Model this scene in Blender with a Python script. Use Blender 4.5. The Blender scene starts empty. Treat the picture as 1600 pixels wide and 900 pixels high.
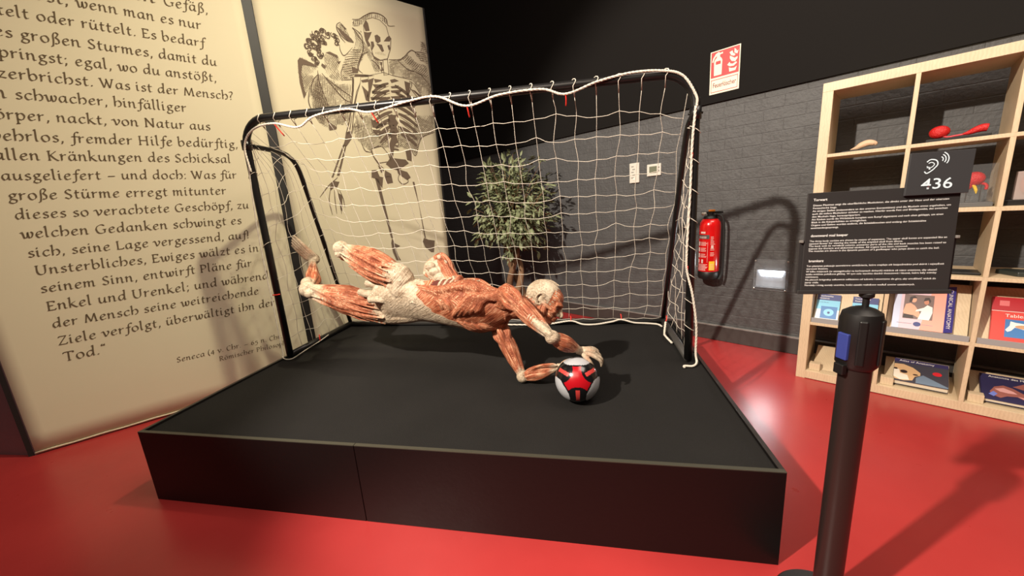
import bpy, bmesh, math, random
import numpy as np
from mathutils import Vector, Matrix, noise
from mathutils.kdtree import KDTree
random.seed(7); np.random.seed(7)
SC = bpy.context.scene
COL = SC.collection
V = Vector
# ---------------------------------------------------------------- camera
F_PX, PITCH, ROLL, YAW, CAM_H = 583.7564, .2115, -.0720, -.2050, 1.35
cp, sp = math.cos(PITCH), math.sin(PITCH)
fw = V((math.sin(YAW)*cp, math.cos(YAW)*cp, -sp))
r0 = V((math.cos(YAW), -math.sin(YAW), 0)); u0 = r0.cross(fw)
cr = r0*math.cos(ROLL)+u0*math.sin(ROLL); cu = -r0*math.sin(ROLL)+u0*math.cos(ROLL)
cam = bpy.data.cameras.new('camera'); cam.sensor_width = 36; cam.lens = F_PX*36/1600; cam.clip_start = .02
co = bpy.data.objects.new('camera', cam); COL.objects.link(co)
M = Matrix((cr, cu, -fw)).transposed().to_4x4(); M.translation = (0, 0, CAM_H); co.matrix_world = M
SC.camera = co
# ---------------------------------------------------------------- light
SC.view_settings.view_transform = 'Standard'; SC.view_settings.look = 'None'
SC.view_settings.exposure = 0.0; SC.view_settings.gamma = 1.0; SC.view_settings.use_curve_mapping = False
wd = bpy.data.worlds.new('world'); SC.world = wd; wd.use_nodes = True
wd.node_tree.nodes['Background'].inputs[0].default_value = (1, .82, .66, 1)
wd.node_tree.nodes['Background'].inputs[1].default_value = .06

def spot(name, loc, target, power, color, angle, blend, radius):
    l = bpy.data.lights.new(name, 'SPOT'); l.energy = power; l.color = color
    l.spot_size = math.radians(angle); l.spot_blend = blend; l.shadow_soft_size = radius
    o = bpy.data.objects.new(name, l); COL.objects.link(o); o.location = loc
    o.rotation_euler = (V(target)-V(loc)).to_track_quat('-Z', 'Y').to_euler(); return o
def area(name, loc, target, power, color, sx, sy):
    l = bpy.data.lights.new(name, 'AREA'); l.energy = power; l.color = color; l.shape = 'RECTANGLE'; l.size = sx; l.size_y = sy
    o = bpy.data.objects.new(name, l); COL.objects.link(o); o.location = loc
    o.rotation_euler = (V(target)-V(loc)).to_track_quat('-Z', 'Y').to_euler(); return o
spot('ceiling_spot_banner', (.30, 1.94, 4.8), (-2.62, 2.55, 1.72), 690, (1, .90, .62), 58, 1.0, .07)
spot('ceiling_spot_hall', (-2.52, -1.07, 3.93), (.76, 2.70, .93), 2000, (1, .88, .74), 60, .4, .06)
spot('ceiling_spot_print', (-.5, 1.6, 4.8), (-2.1, 3.3, 1.4), 150, (1, .84, .76), 66, 1, .1)
area('fill_light_hall', (-.6, -1.6, 4.5), (-.4, 1.6, 0), 75, (1, .82, .66), 2.5, 2.5)  # added overhead fill for soft ambient light, no actual fixture
area('fill_light_shelves', (1.7, 1.3, 4.6), (1.7, 1.35, 0), 120, (1, .85, .72), 2.0, 2.0)  # added fill above the bookcase side, brightens the red floor there

# ---------------------------------------------------------------- materials
def lin(c):
    return tuple((x/255/12.92 if x/255 <= .04045 else ((x/255+.055)/1.055)**2.4) for x in c)
MATS = {}
def mat(name, rgb, rough=.5, metal=0, spec=.5, bump=0, bscale=40, var=0, vscale=6, coat=0, emit=0, alpha=1, trans=0, stretch=None):
    if name in MATS: return MATS[name]
    m = bpy.data.materials.new(name); m.use_nodes = True; nt = m.node_tree; b = nt.nodes['Principled BSDF']
    c = lin(rgb)+(1,)
    b.inputs['Base Color'].default_value = c; b.inputs['Roughness'].default_value = rough; b.inputs['Metallic'].default_value = metal
    b.inputs['Specular IOR Level'].default_value = spec; b.inputs['Coat Weight'].default_value = coat; b.inputs['Coat Roughness'].default_value = .1
    b.inputs['Alpha'].default_value = alpha; b.inputs['Transmission Weight'].default_value = trans
    if emit: b.inputs['Emission Color'].default_value = c; b.inputs['Emission Strength'].default_value = emit
    if bump or var:
        tc = nt.nodes.new('ShaderNodeTexCoord'); src = tc.outputs['Object']
        if stretch:
            mp = nt.nodes.new('ShaderNodeMapping'); mp.inputs['Scale'].default_value = stretch; nt.links.new(src, mp.inputs[0]); src = mp.outputs[0]
    if bump:
        n = nt.nodes.new('ShaderNodeTexNoise'); n.inputs['Scale'].default_value = bscale; n.inputs['Detail'].default_value = 5; nt.links.new(src, n.inputs['Vector'])
        bp = nt.nodes.new('ShaderNodeBump'); bp.inputs['Strength'].default_value = bump; bp.inputs['Distance'].default_value = .01
        nt.links.new(n.outputs['Fac'], bp.inputs['Height']); nt.links.new(bp.outputs[0], b.inputs['Normal'])
    if var:
        n = nt.nodes.new('ShaderNodeTexNoise'); n.inputs['Scale'].default_value = vscale; n.inputs['Detail'].default_value = 4; nt.links.new(src, n.inputs['Vector'])
        mx = nt.nodes.new('ShaderNodeMix'); mx.data_type = 'RGBA'
        mx.inputs[6].default_value = tuple(x*(1-var) for x in c[:3])+(1,); mx.inputs[7].default_value = tuple(min(1, x*(1+var)) for x in c[:3])+(1,)
        nt.links.new(n.outputs['Fac'], mx.inputs[0]); nt.links.new(mx.outputs[2], b.inputs['Base Color'])
    MATS[name] = m; return m

def wood_mat():
    m = mat('birch_wood', (214, 184, 140), .45); nt = m.node_tree; b = nt.nodes['Principled BSDF']
    tc = nt.nodes.new('ShaderNodeTexCoord'); mp = nt.nodes.new('ShaderNodeMapping'); mp.inputs['Scale'].default_value = (3, 3, 3)
    n = nt.nodes.new('ShaderNodeTexNoise'); n.inputs['Scale'].default_value = 2.5; n.inputs['Detail'].default_value = 6; n.inputs['Distortion'].default_value = 1.2
    w = nt.nodes.new('ShaderNodeTexWave'); w.inputs['Scale'].default_value = 9; w.inputs['Distortion'].default_value = 7; w.inputs['Detail'].default_value = 3
    nt.links.new(tc.outputs['Object'], mp.inputs[0]); nt.links.new(mp.outputs[0], n.inputs['Vector']); nt.links.new(mp.outputs[0], w.inputs['Vector'])
    r = nt.nodes.new('ShaderNodeValToRGB'); r.color_ramp.elements[0].color = lin((190, 168, 136))+(1,); r.color_ramp.elements[1].color = lin((212, 192, 160))+(1,)
    a = nt.nodes.new('ShaderNodeMath'); a.operation = 'MULTIPLY_ADD'; a.inputs[1].default_value = .35
    nt.links.new(w.outputs['Fac'], a.inputs[0]); nt.links.new(n.outputs['Fac'], a.inputs[2]); nt.links.new(a.outputs[0], r.inputs[0]); nt.links.new(r.outputs[0], b.inputs['Base Color'])
    return m
WOOD = wood_mat()

# ---------------------------------------------------------------- mesh helpers
class MB:
    def __init__(s): s.v = []; s.f = []; s.m = []
    def add(s, vs, fs, mi=0):
        k = len(s.v); s.v += [tuple(v) for v in vs]; s.f += [tuple(i+k for i in f) for f in fs]; s.m += [mi]*len(fs); return s
    def box(s, c, d, X=None, mi=0, taper=1):
        x, y, z = [k/2 for k in d]; c = V(c); X = X or Matrix.Identity(3); o = []
        for sz in (-1, 1):
            t = taper if sz > 0 else 1
            for sx, sy in ((-1, -1), (1, -1), (1, 1), (-1, 1)): o.append(c+X@V((sx*x*t, sy*y*t, sz*z)))
        return s.add(o, [(3, 2, 1, 0), (4, 5, 6, 7), (0, 1, 5, 4), (1, 2, 6, 5), (2, 3, 7, 6), (3, 0, 4, 7)], mi)
    def tube(s, pts, rad, n=10, closed=False, mi=0, squash=None):
        pts = [V(p) for p in pts]; N = len(pts); R = rad if hasattr(rad, '__len__') else [rad]*N
        o = []; prev = None
        for i, p in enumerate(pts):
            a = pts[i-1] if (i > 0 or closed) else p; b = pts[(i+1) % N] if (i < N-1 or closed) else p
            t = (b-a).normalized()
            if prev is None:
                q = V((0, 0, 1)) if abs(t.z) < .9 else V((1, 0, 0)); x = t.cross(q).normalized()
            else:
                x = (prev-t*prev.dot(t))
                x = x.normalized() if x.length > 1e-6 else t.orthogonal().normalized()
            prev = x; y = t.cross(x)
            for k in range(n):
                g = 2*math.pi*k/n; o.append(p+(x*math.cos(g)+y*math.sin(g))*R[i])
        f = []
        for i in range(N if closed else N-1):
            j = (i+1) % N
            for k in range(n): f.append((i*n+k, i*n+(k+1) % n, j*n+(k+1) % n, j*n+k))
        if not closed: f += [tuple(range(n))[::-1], tuple(range((N-1)*n, N*n))]
        return s.add(o, f, mi)
    def lathe(s, prof, c=(0, 0, 0), n=32, mi=0, X=None):
        c = V(c); X = X or Matrix.Identity(3); o = []; f = []
        for r, z in prof:
            for k in range(n): g = 2*math.pi*k/n; o.append(c+X@V((r*math.cos(g), r*math.sin(g), z)))
        P = len(prof)
        for i in range(P-1):
            for k in range(n): f.append((i*n+k, i*n+(k+1) % n, (i+1)*n+(k+1) % n, (i+1)*n+k))
        f += [tuple(range(n))[::-1], tuple(range((P-1)*n, P*n))]
        return s.add(o, f, mi)
    def ell(s, c, r, X=None, n=16, m=10, mi=0):
        c = V(c); X = X or Matrix.Identity(3); o = [c+X@V((0, 0, -r[2]))]; f = []
        for i in range(1, m):
            a = -math.pi/2+math.pi*i/m
            for k in range(n):
                g = 2*math.pi*k/n; o.append(c+X@V((r[0]*math.cos(a)*math.cos(g), r[1]*math.cos(a)*math.sin(g), r[2]*math.sin(a))))
        o.append(c+X@V((0, 0, r[2]))); L = len(o)-1
        for k in range(n): f.append((0, 1+(k+1) % n, 1+k)); f.append((L, 1+(m-2)*n+k, 1+(m-2)*n+(k+1) % n))
        for i in range(m-2):
            for k in range(n): a = 1+i*n; f.append((a+k, a+(k+1) % n, a+n+(k+1) % n, a+n+k))
        return s.add(o, f, mi)
    def prism(s, poly, O, X, Y, depth, mi=0):
        O, X, Y = V(O), V(X), V(Y); Z = X.cross(Y).normalized(); n = len(poly)
        a = [O+X*p[0]+Y*p[1] for p in poly]; b = [p+Z*depth for p in a]
        ar = sum(poly[i][0]*poly[(i+1) % n][1]-poly[(i+1) % n][0]*poly[i][1] for i in range(n))
        fs = [tuple(range(n))[::-1], tuple(range(n, 2*n))]+[(i, (i+1) % n, n+(i+1) % n, n+i) for i in range(n)]
        if ar < 0: fs = [f[::-1] for f in fs]
        return s.add(a+b, fs, mi)
    def poly(s, pts, mi=0): return s.add(pts, [tuple(range(len(pts)))], mi)
    def build(s, name, m, parent=None, smooth=False, bevel=0, origin=None, auto=None):
        me = bpy.data.meshes.new(name)
        if origin is None: origin = parent.get('_o') if parent is not None and '_o' in parent else (0, 0, 0)
        og = V(origin)
        me.from_pydata([tuple(V(v)-og) for v in s.v], [], s.f)
        for k in (m if isinstance(m, (list, tuple)) else [m]): me.materials.append(k)
        me.polygons.foreach_set('material_index', s.m)
        if smooth: me.polygons.foreach_set('use_smooth', [True]*len(s.f))
        me.update()
        o = bpy.data.objects.new(name, me); COL.objects.link(o)
        if parent is None: o.location = og
        else: o.parent = parent; o.location = og-V(world_o(parent))
        if bevel:
            b = o.modifiers.new('bevel', 'BEVEL'); b.width = bevel; b.segments = 2; b.limit_method = 'ANGLE'
        if auto:
            me.polygons.foreach_set('use_smooth', [True]*len(s.f)); me.set_sharp_from_angle(angle=math.radians(auto))
        return o
def world_o(o):
    p = V((0, 0, 0))
    while o is not None: p += o.location; o = o.parent
    return p
def tag(o, label, cat, group=None):
    o['label'] = label; o['category'] = cat
    if group: o['group'] = group
    return o
def thing(name, label, cat, loc, group=None):
    o = bpy.data.objects.new(name, None); COL.objects.link(o); o.location = loc; o.empty_display_size = .1
    return tag(o, label, cat, group)
def struct(o): o['kind'] = 'structure'; return o
def catmull(P, n=8, closed=False):
    P = [V(p) for p in P]
    if len(P) < 3: return [P[0].lerp(P[-1], i/n) for i in range(n+1)]
    out = []; N = len(P)
    for i in range(N if closed else N-1):
        a = P[(i-1) % N] if (closed or i > 0) else P[0]*2-P[1]
        b, c = P[i], P[(i+1) % N]; d = P[(i+2) % N] if (closed or i+2 < N) else c*2-b
        for k in range(n):
            t = k/n; out.append(.5*((2*b)+(c-a)*t+(2*a-5*b+4*c-d)*t*t+(3*b-a-3*c+d)*t**3))
    if not closed: out.append(P[-1])
    return out
def text_part(name, body, O, X, Y, size, m, parent, align='LEFT', width=None, space=1.0, bold=0, wrap=None, line=1.0):
    cv = bpy.data.curves.new(name, 'FONT'); cv.body = body; cv.size = 1; cv.align_x = align; cv.space_character = space; cv.offset = bold; cv.space_line = line
    cv.resolution_u = 3
    if wrap: cv.text_boxes[0].width = wrap/size
    t = bpy.data.objects.new(name+'_tmp', cv); COL.objects.link(t)
    dg = bpy.context.evaluated_depsgraph_get(); dg.update(); me = bpy.data.meshes.new_from_object(t.evaluated_get(dg))
    bpy.data.objects.remove(t); bpy.data.curves.remove(cv)
    me.name = name; X, Y, O = V(X).normalized(), V(Y).normalized(), V(O)
    xs = [v.co.x for v in me.vertices]; sx = size
    if width and xs and not wrap: sx = width/max(1e-6, max(xs)-min(xs))
    po = V(parent.get('_o', world_o(parent)))
    Z = X.cross(Y)
    for v in me.vertices: v.co = O+X*v.co.x*sx+Y*v.co.y*size+Z*v.co.z*size-po
    me.materials.clear(); me.materials.append(m)
    o = bpy.data.objects.new(name, me); COL.objects.link(o); o.parent = parent; o.location = po-world_o(parent)
    return o

# ---------------------------------------------------------------- frames of the place
BA = V((-3.517, 1.524, 0)); BT = V((math.sin(math.radians(40)), math.cos(math.radians(40)), 0)); BN = V((BT.y, -BT.x, 0))   # banner wall: origin, along, out
WA = V((1.515, 3.403, 0)); WG = math.radians(-34.2); WT = V((math.cos(WG), math.sin(WG), 0)); WN = V((-WT.y, WT.x, 0))      # back wall: origin, along, into the wall
SA = V((1.479, 2.866, 0))                                                                                                  # bookcase front left foot
UP = V((0, 0, 1)); H0 = .390                                                                                               # platform height
WROT = Matrix((WT, WN, UP)).transposed(); BROT = Matrix((BT, BN, UP)).transposed()
def bp(u, z, d=0): return BA+BT*u+BN*d+UP*z
def wp(s, z, d=0): return WA+WT*s-WN*d+UP*z
def sp_(s, d, z): return SA+WT*s+WN*d+UP*z

# ---------------------------------------------------------------- the room
def floor_mat():
    m = mat('red_floor', (150, 34, 36), .3); nt = m.node_tree; b = nt.nodes['Principled BSDF']
    tc = nt.nodes.new('ShaderNodeTexCoord')
    n = nt.nodes.new('ShaderNodeTexNoise'); n.inputs['Scale'].default_value = 1.3; n.inputs['Detail'].default_value = 5
    n2 = nt.nodes.new('ShaderNodeTexNoise'); n2.inputs['Scale'].default_value = 14; n2.inputs['Detail'].default_value = 6
    r = nt.nodes.new('ShaderNodeValToRGB'); r.color_ramp.elements[0].position = .3; r.color_ramp.elements[0].color = lin((156, 44, 44))+(1,); r.color_ramp.elements[1].position = .7; r.color_ramp.elements[1].color = lin((174, 54, 53))+(1,)
    k = nt.nodes.new('ShaderNodeMapRange'); k.inputs['To Min'].default_value = .24; k.inputs['To Max'].default_value = .36
    bm = nt.nodes.new('ShaderNodeBump'); bm.inputs['Strength'].default_value = .04; bm.inputs['Distance'].default_value = .01
    for x in (n, n2): nt.links.new(tc.outputs['Object'], x.inputs['Vector'])
    nt.links.new(n.outputs['Fac'], r.inputs[0]); nt.links.new(r.outputs[0], b.inputs['Base Color']); nt.links.new(n2.outputs['Fac'], k.inputs['Value'])
    nt.links.new(k.outputs[0], b.inputs['Roughness']); nt.links.new(n2.outputs['Fac'], bm.inputs['Height']); nt.links.new(bm.outputs[0], b.inputs['Normal'])
    return m
struct(MB().box((-.5, 2, -.05), (12, 14, .1)).build('floor', floor_mat()))
def wall_mat():
    m = mat('black_painted_brick', (74, 74, 75), .6); nt = m.node_tree; b = nt.nodes['Principled BSDF']
    tc = nt.nodes.new('ShaderNodeTexCoord'); mp = nt.nodes.new('ShaderNodeMapping'); mp.inputs['Rotation'].default_value = (math.radians(90), 0, 0)
    br = nt.nodes.new('ShaderNodeTexBrick'); br.inputs['Scale'].default_value = 1; br.inputs['Brick Width'].default_value = .27; br.inputs['Row Height'].default_value = .085; br.inputs['Mortar Size'].default_value = .006; br.inputs['Mortar Smooth'].default_value = 1
    nz = nt.nodes.new('ShaderNodeTexNoise'); nz.inputs['Scale'].default_value = 6; nz.inputs['Detail'].default_value = 7
    n2 = nt.nodes.new('ShaderNodeTexNoise'); n2.inputs['Scale'].default_value = 45; n2.inputs['Detail'].default_value = 6
    ad = nt.nodes.new('ShaderNodeMath'); ad.operation = 'MULTIPLY_ADD'; ad.inputs[1].default_value = -.10
    a2 = nt.nodes.new('ShaderNodeMath'); a2.operation = 'MULTIPLY_ADD'; a2.inputs[1].default_value = .3
    bm = nt.nodes.new('ShaderNodeBump'); bm.inputs['Strength'].default_value = .7; bm.inputs['Distance'].default_value = .02
    nt.links.new(tc.outputs['Object'], mp.inputs[0]); nt.links.new(mp.outputs[0], br.inputs['Vector'])
    for x in (nz, n2): nt.links.new(tc.outputs['Object'], x.inputs['Vector'])
    nt.links.new(br.outputs['Fac'], ad.inputs[0]); nt.links.new(nz.outputs['Fac'], ad.inputs[2]); nt.links.new(n2.outputs['Fac'], a2.inputs[0]); nt.links.new(ad.outputs[0], a2.inputs[2])
    nt.links.new(a2.outputs[0], bm.inputs['Height']); nt.links.new(bm.outputs[0], b.inputs['Normal'])
    return m
w = MB().box((0, .1, 2.4), (12, .2, 4.8)).build('wall_back', wall_mat()); w.location = WA-WT*1.5; w.rotation_euler.z = WG; struct(w)
w = MB().box((0, -.012, 3.445), (12, .024, 2.71)).build('trim_1', mat('shade_toned_board', (22, 20, 19), .85, spec=.15)); w.location = WA-WT*1.5; w.rotation_euler.z = WG; struct(w)  # upper wall fascia, coloured near-black in place of the spot's cut-off
w = MB().box((0, -.011, .07), (12, .022, .14)).build('baseboard_back', mat('dark_grey_skirting', (62, 60, 58), .35), bevel=.004); w.location = WA-WT*1.5; w.rotation_euler.z = WG; struct(w)
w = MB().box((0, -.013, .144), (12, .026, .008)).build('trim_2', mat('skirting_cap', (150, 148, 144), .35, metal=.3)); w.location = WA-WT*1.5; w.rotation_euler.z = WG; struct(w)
# purple-black side wall beyond the partition
w = MB().box((-2.0, .08, 1.7), (4.0, .16, 3.4)).build('wall_left', mat('dark_plum_panel', (104, 84, 90), .32, bump=.5, bscale=7)); w.location = (-3.54, 1.50, 0); w.rotation_euler.z = math.radians(4); struct(w)
# partition that carries the two banners
pm = mat('black_partition', (22, 20, 20), .55)
w = MB().box((1.545, .042, 1.655), (3.215, .07, 3.32)).build('wall_partition', pm); w.location = BA; w.rotation_euler.z = math.radians(50); struct(w)

# ---------------------------------------------------------------- the two banners
cloth = mat('banner_fabric', (206, 198, 172), .85, spec=.15, bump=.10, bscale=5)
ink = mat('banner_ink', (100, 87, 68), .85, spec=.1)
def banner(name, label, u0, u1, z0, z1):
    t = thing(name, label, 'banner', bp(u0, z0))
    g = MB(); n = 24
    for i in range(n+1):
        for j in range(n+1):
            u = u0+(u1-u0)*i/n; z = z0+(z1-z0)*j/n
            g.v.append(tuple(bp(u, z, 0)))
    for i in range(n):
        for j in range(n): g.f.append((i*(n+1)+j, (i+1)*(n+1)+j, (i+1)*(n+1)+j+1, i*(n+1)+j+1)); g.m.append(0)
    fb = g.build('fabric', cloth, t, smooth=True)
    sd = fb.modifiers.new('thick', 'SOLIDIFY'); sd.thickness = .004; sd.offset = -1
    MB().tube([bp(u0+(u1-u0)*i/20, z0+.010+.002*math.sin(i*2.1), .003) for i in range(21)], .005, 8).build('hem', cloth, t, smooth=True)
    return t
QUOTE = banner('quote_banner', 'cream fabric banner printed with a long quotation in dark serif lettering, left of the goal', -.03, 1.615, .008, 3.31)
PRINT = banner('print_banner', 'cream fabric banner printed with an engraved skeleton and draped winged figure, behind the goal', 1.685, 3.13, .008, 3.31)
# broad-nib alphabet: every glyph is a list of pen strokes, x-height = 1
def G_():
    g = {}
    bowl = [(.78, .9), (.52, 1.0), (.2, .82), (.08, .42), (.26, .03), (.52, .1), (.76, .5)]
    g['a'] = (1.02, [bowl, [(.8, 1.0), (.77, .3), (.86, .02), (1.0, .12)]])
    g['b'] = (1.0, [[(-.02, 1.62), (.12, 1.72), (.12, .9), (.13, .3), (.27, .02), (.56, .03), (.86, .36), (.82, .76), (.6, 1.0), (.36, .9), (.13, .62)]])
    g['c'] = (.86, [[(.8, .84), (.6, 1.0), (.26, .86), (.1, .45), (.3, .03), (.6, .05), (.82, .22)]])
    g['d'] = (1.04, [bowl, [(.7, 1.66), (.85, 1.75), (.82, .6), (.85, .05), (1.02, .1)]])
    g['e'] = (.88, [[(.15, .5), (.58, .6), (.74, .82), (.55, 1.0), (.26, .86), (.1, .45), (.28, .03), (.58, .05), (.8, .22)]])
    g['f'] = (.62, [[(.95, 1.6), (.7, 1.74), (.46, 1.4), (.4, .6), (.33, -.2), (.1, -.48), (-.12, -.42)], [(.06, .95), (.74, .98)]])
    g['g'] = (.92, [[(.74, .94), (.46, 1.0), (.16, .76), (.3, .44), (.6, .5), (.74, .76), (.6, .97)], [(.7, .95), (.96, 1.0)], [(.34, .44), (.2, .24), (.46, .12), (.8, -.02), (.74, -.36), (.4, -.52), (.06, -.36), (.16, -.06), (.36, .08)]])
    g['h'] = (1.0, [[(-.02, 1.62), (.12, 1.74), (.11, .9), (.11, .0)], [(.12, .62), (.4, .95), (.7, .98), (.9, .62), (.86, .28), (.66, .02), (.5, .06)]])
    i = [(.02, .88), (.14, .98), (.14, .2), (.28, .02), (.42, .1)]
    g['i'] = (.48, [i, [(.14, 1.34), (.15, 1.52)]])
    g['k'] = (.95, [[(-.02, 1.62), (.12, 1.74), (.11, .9), (.11, .0)], [(.76, .98), (.5, .84), (.15, .52)], [(.24, .6), (.52, .28), (.86, -.02), (1.0, .06)]])
    g['l'] = (.46, [[(-.02, 1.62), (.13, 1.74), (.13, .3), (.25, .02), (.4, .08)]])
    g['m'] = (1.5, [[(.0, .88), (.12, 1.0), (.12, 0)], [(.12, .62), (.4, .97), (.6, .94), (.65, .6), (.65, 0)], [(.65, .62), (.92, .97), (1.12, .94), (1.18, .6), (1.18, .15), (1.3, 0), (1.44, .1)]])
    g['n'] = (1.04, [[(.0, .88), (.12, 1.0), (.12, 0)], [(.12, .62), (.42, .97), (.64, .95), (.73, .6), (.73, .15), (.85, 0), (1.0, .1)]])
    o = [(.5, 1.0), (.18, .83), (.09, .45), (.28, .05), (.55, .0), (.84, .24), (.88, .6), (.7, .94), (.5, 1.0)]
    g['o'] = (1.0, [o])
    g['p'] = (1.0, [[(.0, .88), (.14, 1.0), (.14, -.6)], [(.14, .62), (.4, .97), (.7, .95), (.88, .55), (.7, .1), (.4, .0), (.15, .14)], [(-.06, -.6), (.34, -.58)]])
    g['r'] = (.72, [[(.0, .88), (.14, 1), (.14, 0)], [(.14, .58), (.42, .95), (.68, .93)]])
    g['s'] = (.72, [[(.64, .88), (.4, 1.0), (.15, .8), (.3, .58), (.58, .4), (.6, .15), (.34, 0), (.05, .12)]])
    g['t'] = (.64, [[(.26, 1.38), (.22, .8), (.22, .25), (.38, 0), (.6, .12)], [(.0, .95), (.6, .99)]])
    u = [[(0, .9), (.14, .98), (.13, .35), (.3, .02), (.55, .1), (.78, .5)], [(.8, .98), (.78, .25), (.9, .02), (1.02, .1)]]
    g['u'] = (1.05, u)
    g['v'] = (.88, [[(-.15, .8), (.05, 1.0), (.2, .8), (.4, .0)], [(.4, .0), (.76, .5), (.82, .85), (.64, 1.0)]])
    g['w'] = (1.3, [[(-.1, .82), (.08, 1.0), (.18, .7), (.28, .1), (.44, .02), (.62, .3), (.7, .9)], [(.7, .95), (.74, .3), (.9, .0), (1.14, .3), (1.22, .75), (1.04, 1.0)]])
    g['z'] = (.82, [[(.05, .92), (.72, .95)], [(.7, .95), (.08, .04)], [(.05, .05), (.4, .07), (.78, .0)]])
    g['ä'] = (g['a'][0], g['a'][1]+[[(0.27, 1.32), (0.27, 1.50)], [(0.63, 1.32), (0.63, 1.50)]])
    g['ö'] = (1.0, [o, [(0.31, 1.32), (0.31, 1.50)], [(0.67, 1.32), (0.67, 1.50)]])
    g['ü'] = (1.05, u+[[(0.29, 1.32), (0.29, 1.50)], [(0.65, 1.32), (0.65, 1.50)]])
    g['ß'] = (.95, [[(-.1, -.45), (.1, -.4), (.22, .4), (.25, 1.3), (.5, 1.72), (.8, 1.5), (.62, 1.12), (.5, .96), (.8, .6), (.8, .2), (.55, 0), (.4, .08)]])
    c = 1.5
    g['G'] = (1.4, [[(1.15, 1.3), (.8, c), (.3, 1.25), (.1, .72), (.34, .1), (.8, 0), (1.15, .18)], [(1.16, .66), (1.15, .12)], [(.92, .66), (1.36, .66)]])
    g['E'] = (1.05, [[(.2, c), (.2, .02)], [(.04, c), (.86, c)], [(.86, c), (.88, 1.28)], [(.2, .78), (.72, .8)], [(.04, .03), (.95, .05)], [(.92, .05), (.98, .26)]])
    g['S'] = (.95, [[(.8, 1.32), (.5, c), (.17, 1.2), (.34, .86), (.72, .58), (.76, .2), (.42, 0), (.06, .2)]])
    g['W'] = (1.8, [[(-.12, c), (.2, c)], [(.06, c), (.48, .0)], [(.5, .0), (.9, 1.3)], [(.8, c), (1.2, .0)], [(1.22, .0), (1.62, c)], [(1.45, c), (1.76, c)]])
    g['M'] = (1.75, [[(.04, .02), (.3, .02)], [(.16, .02), (.34, c)], [(.34, c), (.84, .05)], [(.84, .05), (1.32, c)], [(1.32, c), (1.5, .02)], [(1.34, .02), (1.68, .02)]])
    g['N'] = (1.45, [[(.04, .02), (.36, .02)], [(.2, .02), (.2, c)], [(.06, c), (.24, c)], [(.2, c), (1.18, .0)], [(1.18, .0), (1.18, c)], [(1.0, c), (1.36, c)]])
    g['H'] = (1.5, [[(.2, c), (.2, .02)], [(.04, c), (.38, c)], [(.04, .02), (.38, .02)], [(1.16, c), (1.16, .02)], [(1.0, c), (1.34, c)], [(1.0, .02), (1.34, .02)], [(.2, .76), (1.16, .78)]])
    g['K'] = (1.25, [[(.2, c), (.2, .02)], [(.04, c), (.38, c)], [(.04, .02), (.38, .02)], [(1.02, c), (.24, .74)], [(.36, .84), (.76, .3), (1.12, .0), (1.3, .02)]])
    g['U'] = (1.4, [[(.2, c), (.2, .5), (.42, .06), (.74, .0), (1.02, .2), (1.12, .6), (1.12, c)], [(.02, c), (.38, c)], [(.94, c), (1.3, c)]])
    g['L'] = (1.0, [[(.2, c), (.2, .04)], [(.04, c), (.38, c)], [(.04, .04), (.9, .05)], [(.88, .05), (.96, .3)]])
    g['P'] = (1.05, [[(.2, c), (.2, .02)], [(.04, .02), (.4, .02)], [(.02, c), (.5, c), (.88, 1.3), (.86, .88), (.55, .68), (.24, .72)]])
    g['Z'] = (1.15, [[(.14, 1.3), (.16, c)], [(.14, c), (1.02, c)], [(1.0, c), (.1, .04)], [(.08, .04), (1.04, .04)], [(1.02, .04), (1.08, .28)]])
    g['T'] = (1.2, [[(.6, c), (.6, .02)], [(.06, c), (1.14, c)], [(.06, c), (.03, 1.28)], [(1.14, c), (1.17, 1.28)], [(.42, .02), (.8, .02)]])
    g['R'] = (1.2, [[(.2, c), (.2, .02)], [(.04, .02), (.38, .02)], [(.02, c), (.5, c), (.84, 1.28), (.8, .92), (.5, .74), (.24, .76)], [(.5, .74), (.8, .3), (1.1, .0), (1.26, .02)]])
    g['C'] = (1.15, [[(1.04, 1.28), (.74, c), (.3, 1.25), (.1, .72), (.32, .1), (.74, 0), (1.08, .2)]])
    g['.'] = (.36, [[(.15, .0), (.16, .17)]]); g[','] = (.36, [[(.15, .16), (.18, .0), (.07, -.28)]])
    g[':'] = (.4, [[(.15, .0), (.16, .17)], [(.15, .80), (.16, .97)]]); g[';'] = (.4, [[(.15, .16), (.18, .0), (.07, -.28)], [(.15, .80), (.16, .97)]])
    g['!'] = (.45, [[(.2, 1.55), (.17, .45)], [(.15, .0), (.16, .17)]]); g['?'] = (.72, [[(.06, 1.4), (.32, 1.6), (.6, 1.4), (.5, 1.05), (.28, .75), (.28, .45)], [(.26, .0), (.27, .17)]])
    g['–'] = (1.1, [[(.1, .52), (1.0, .54)]]); g['“'] = (.66, [[(.22, 1.7), (.1, 1.55), (.18, 1.38)], [(.5, 1.7), (.38, 1.55), (.46, 1.38)]]); g['('] = (.5, [[(.42, 1.7), (.14, 1.1), (.14, .3), (.42, -.3)]])
    g['4'] = (.95, [[(.62, 1.2), (.06, .34)], [(.06, .34), (.9, .34)], [(.64, 1.2), (.64, -.2)]]); g['6'] = (.95, [[(.74, 1.4), (.3, .95), (.12, .4), (.4, 0), (.78, .2), (.7, .66), (.4, .76), (.14, .5)]]); g['5'] = (.85, [[(.74, 1.0), (.24, 1.0)], [(.24, 1.0), (.2, .56), (.56, .56), (.7, .2), (.46, -.26), (.06, -.3)]])
    return g
GL = G_(); TRACK = .2
def word_w(s): return sum((GL[c][0]+TRACK) if c != ' ' else .62 for c in s)
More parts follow.
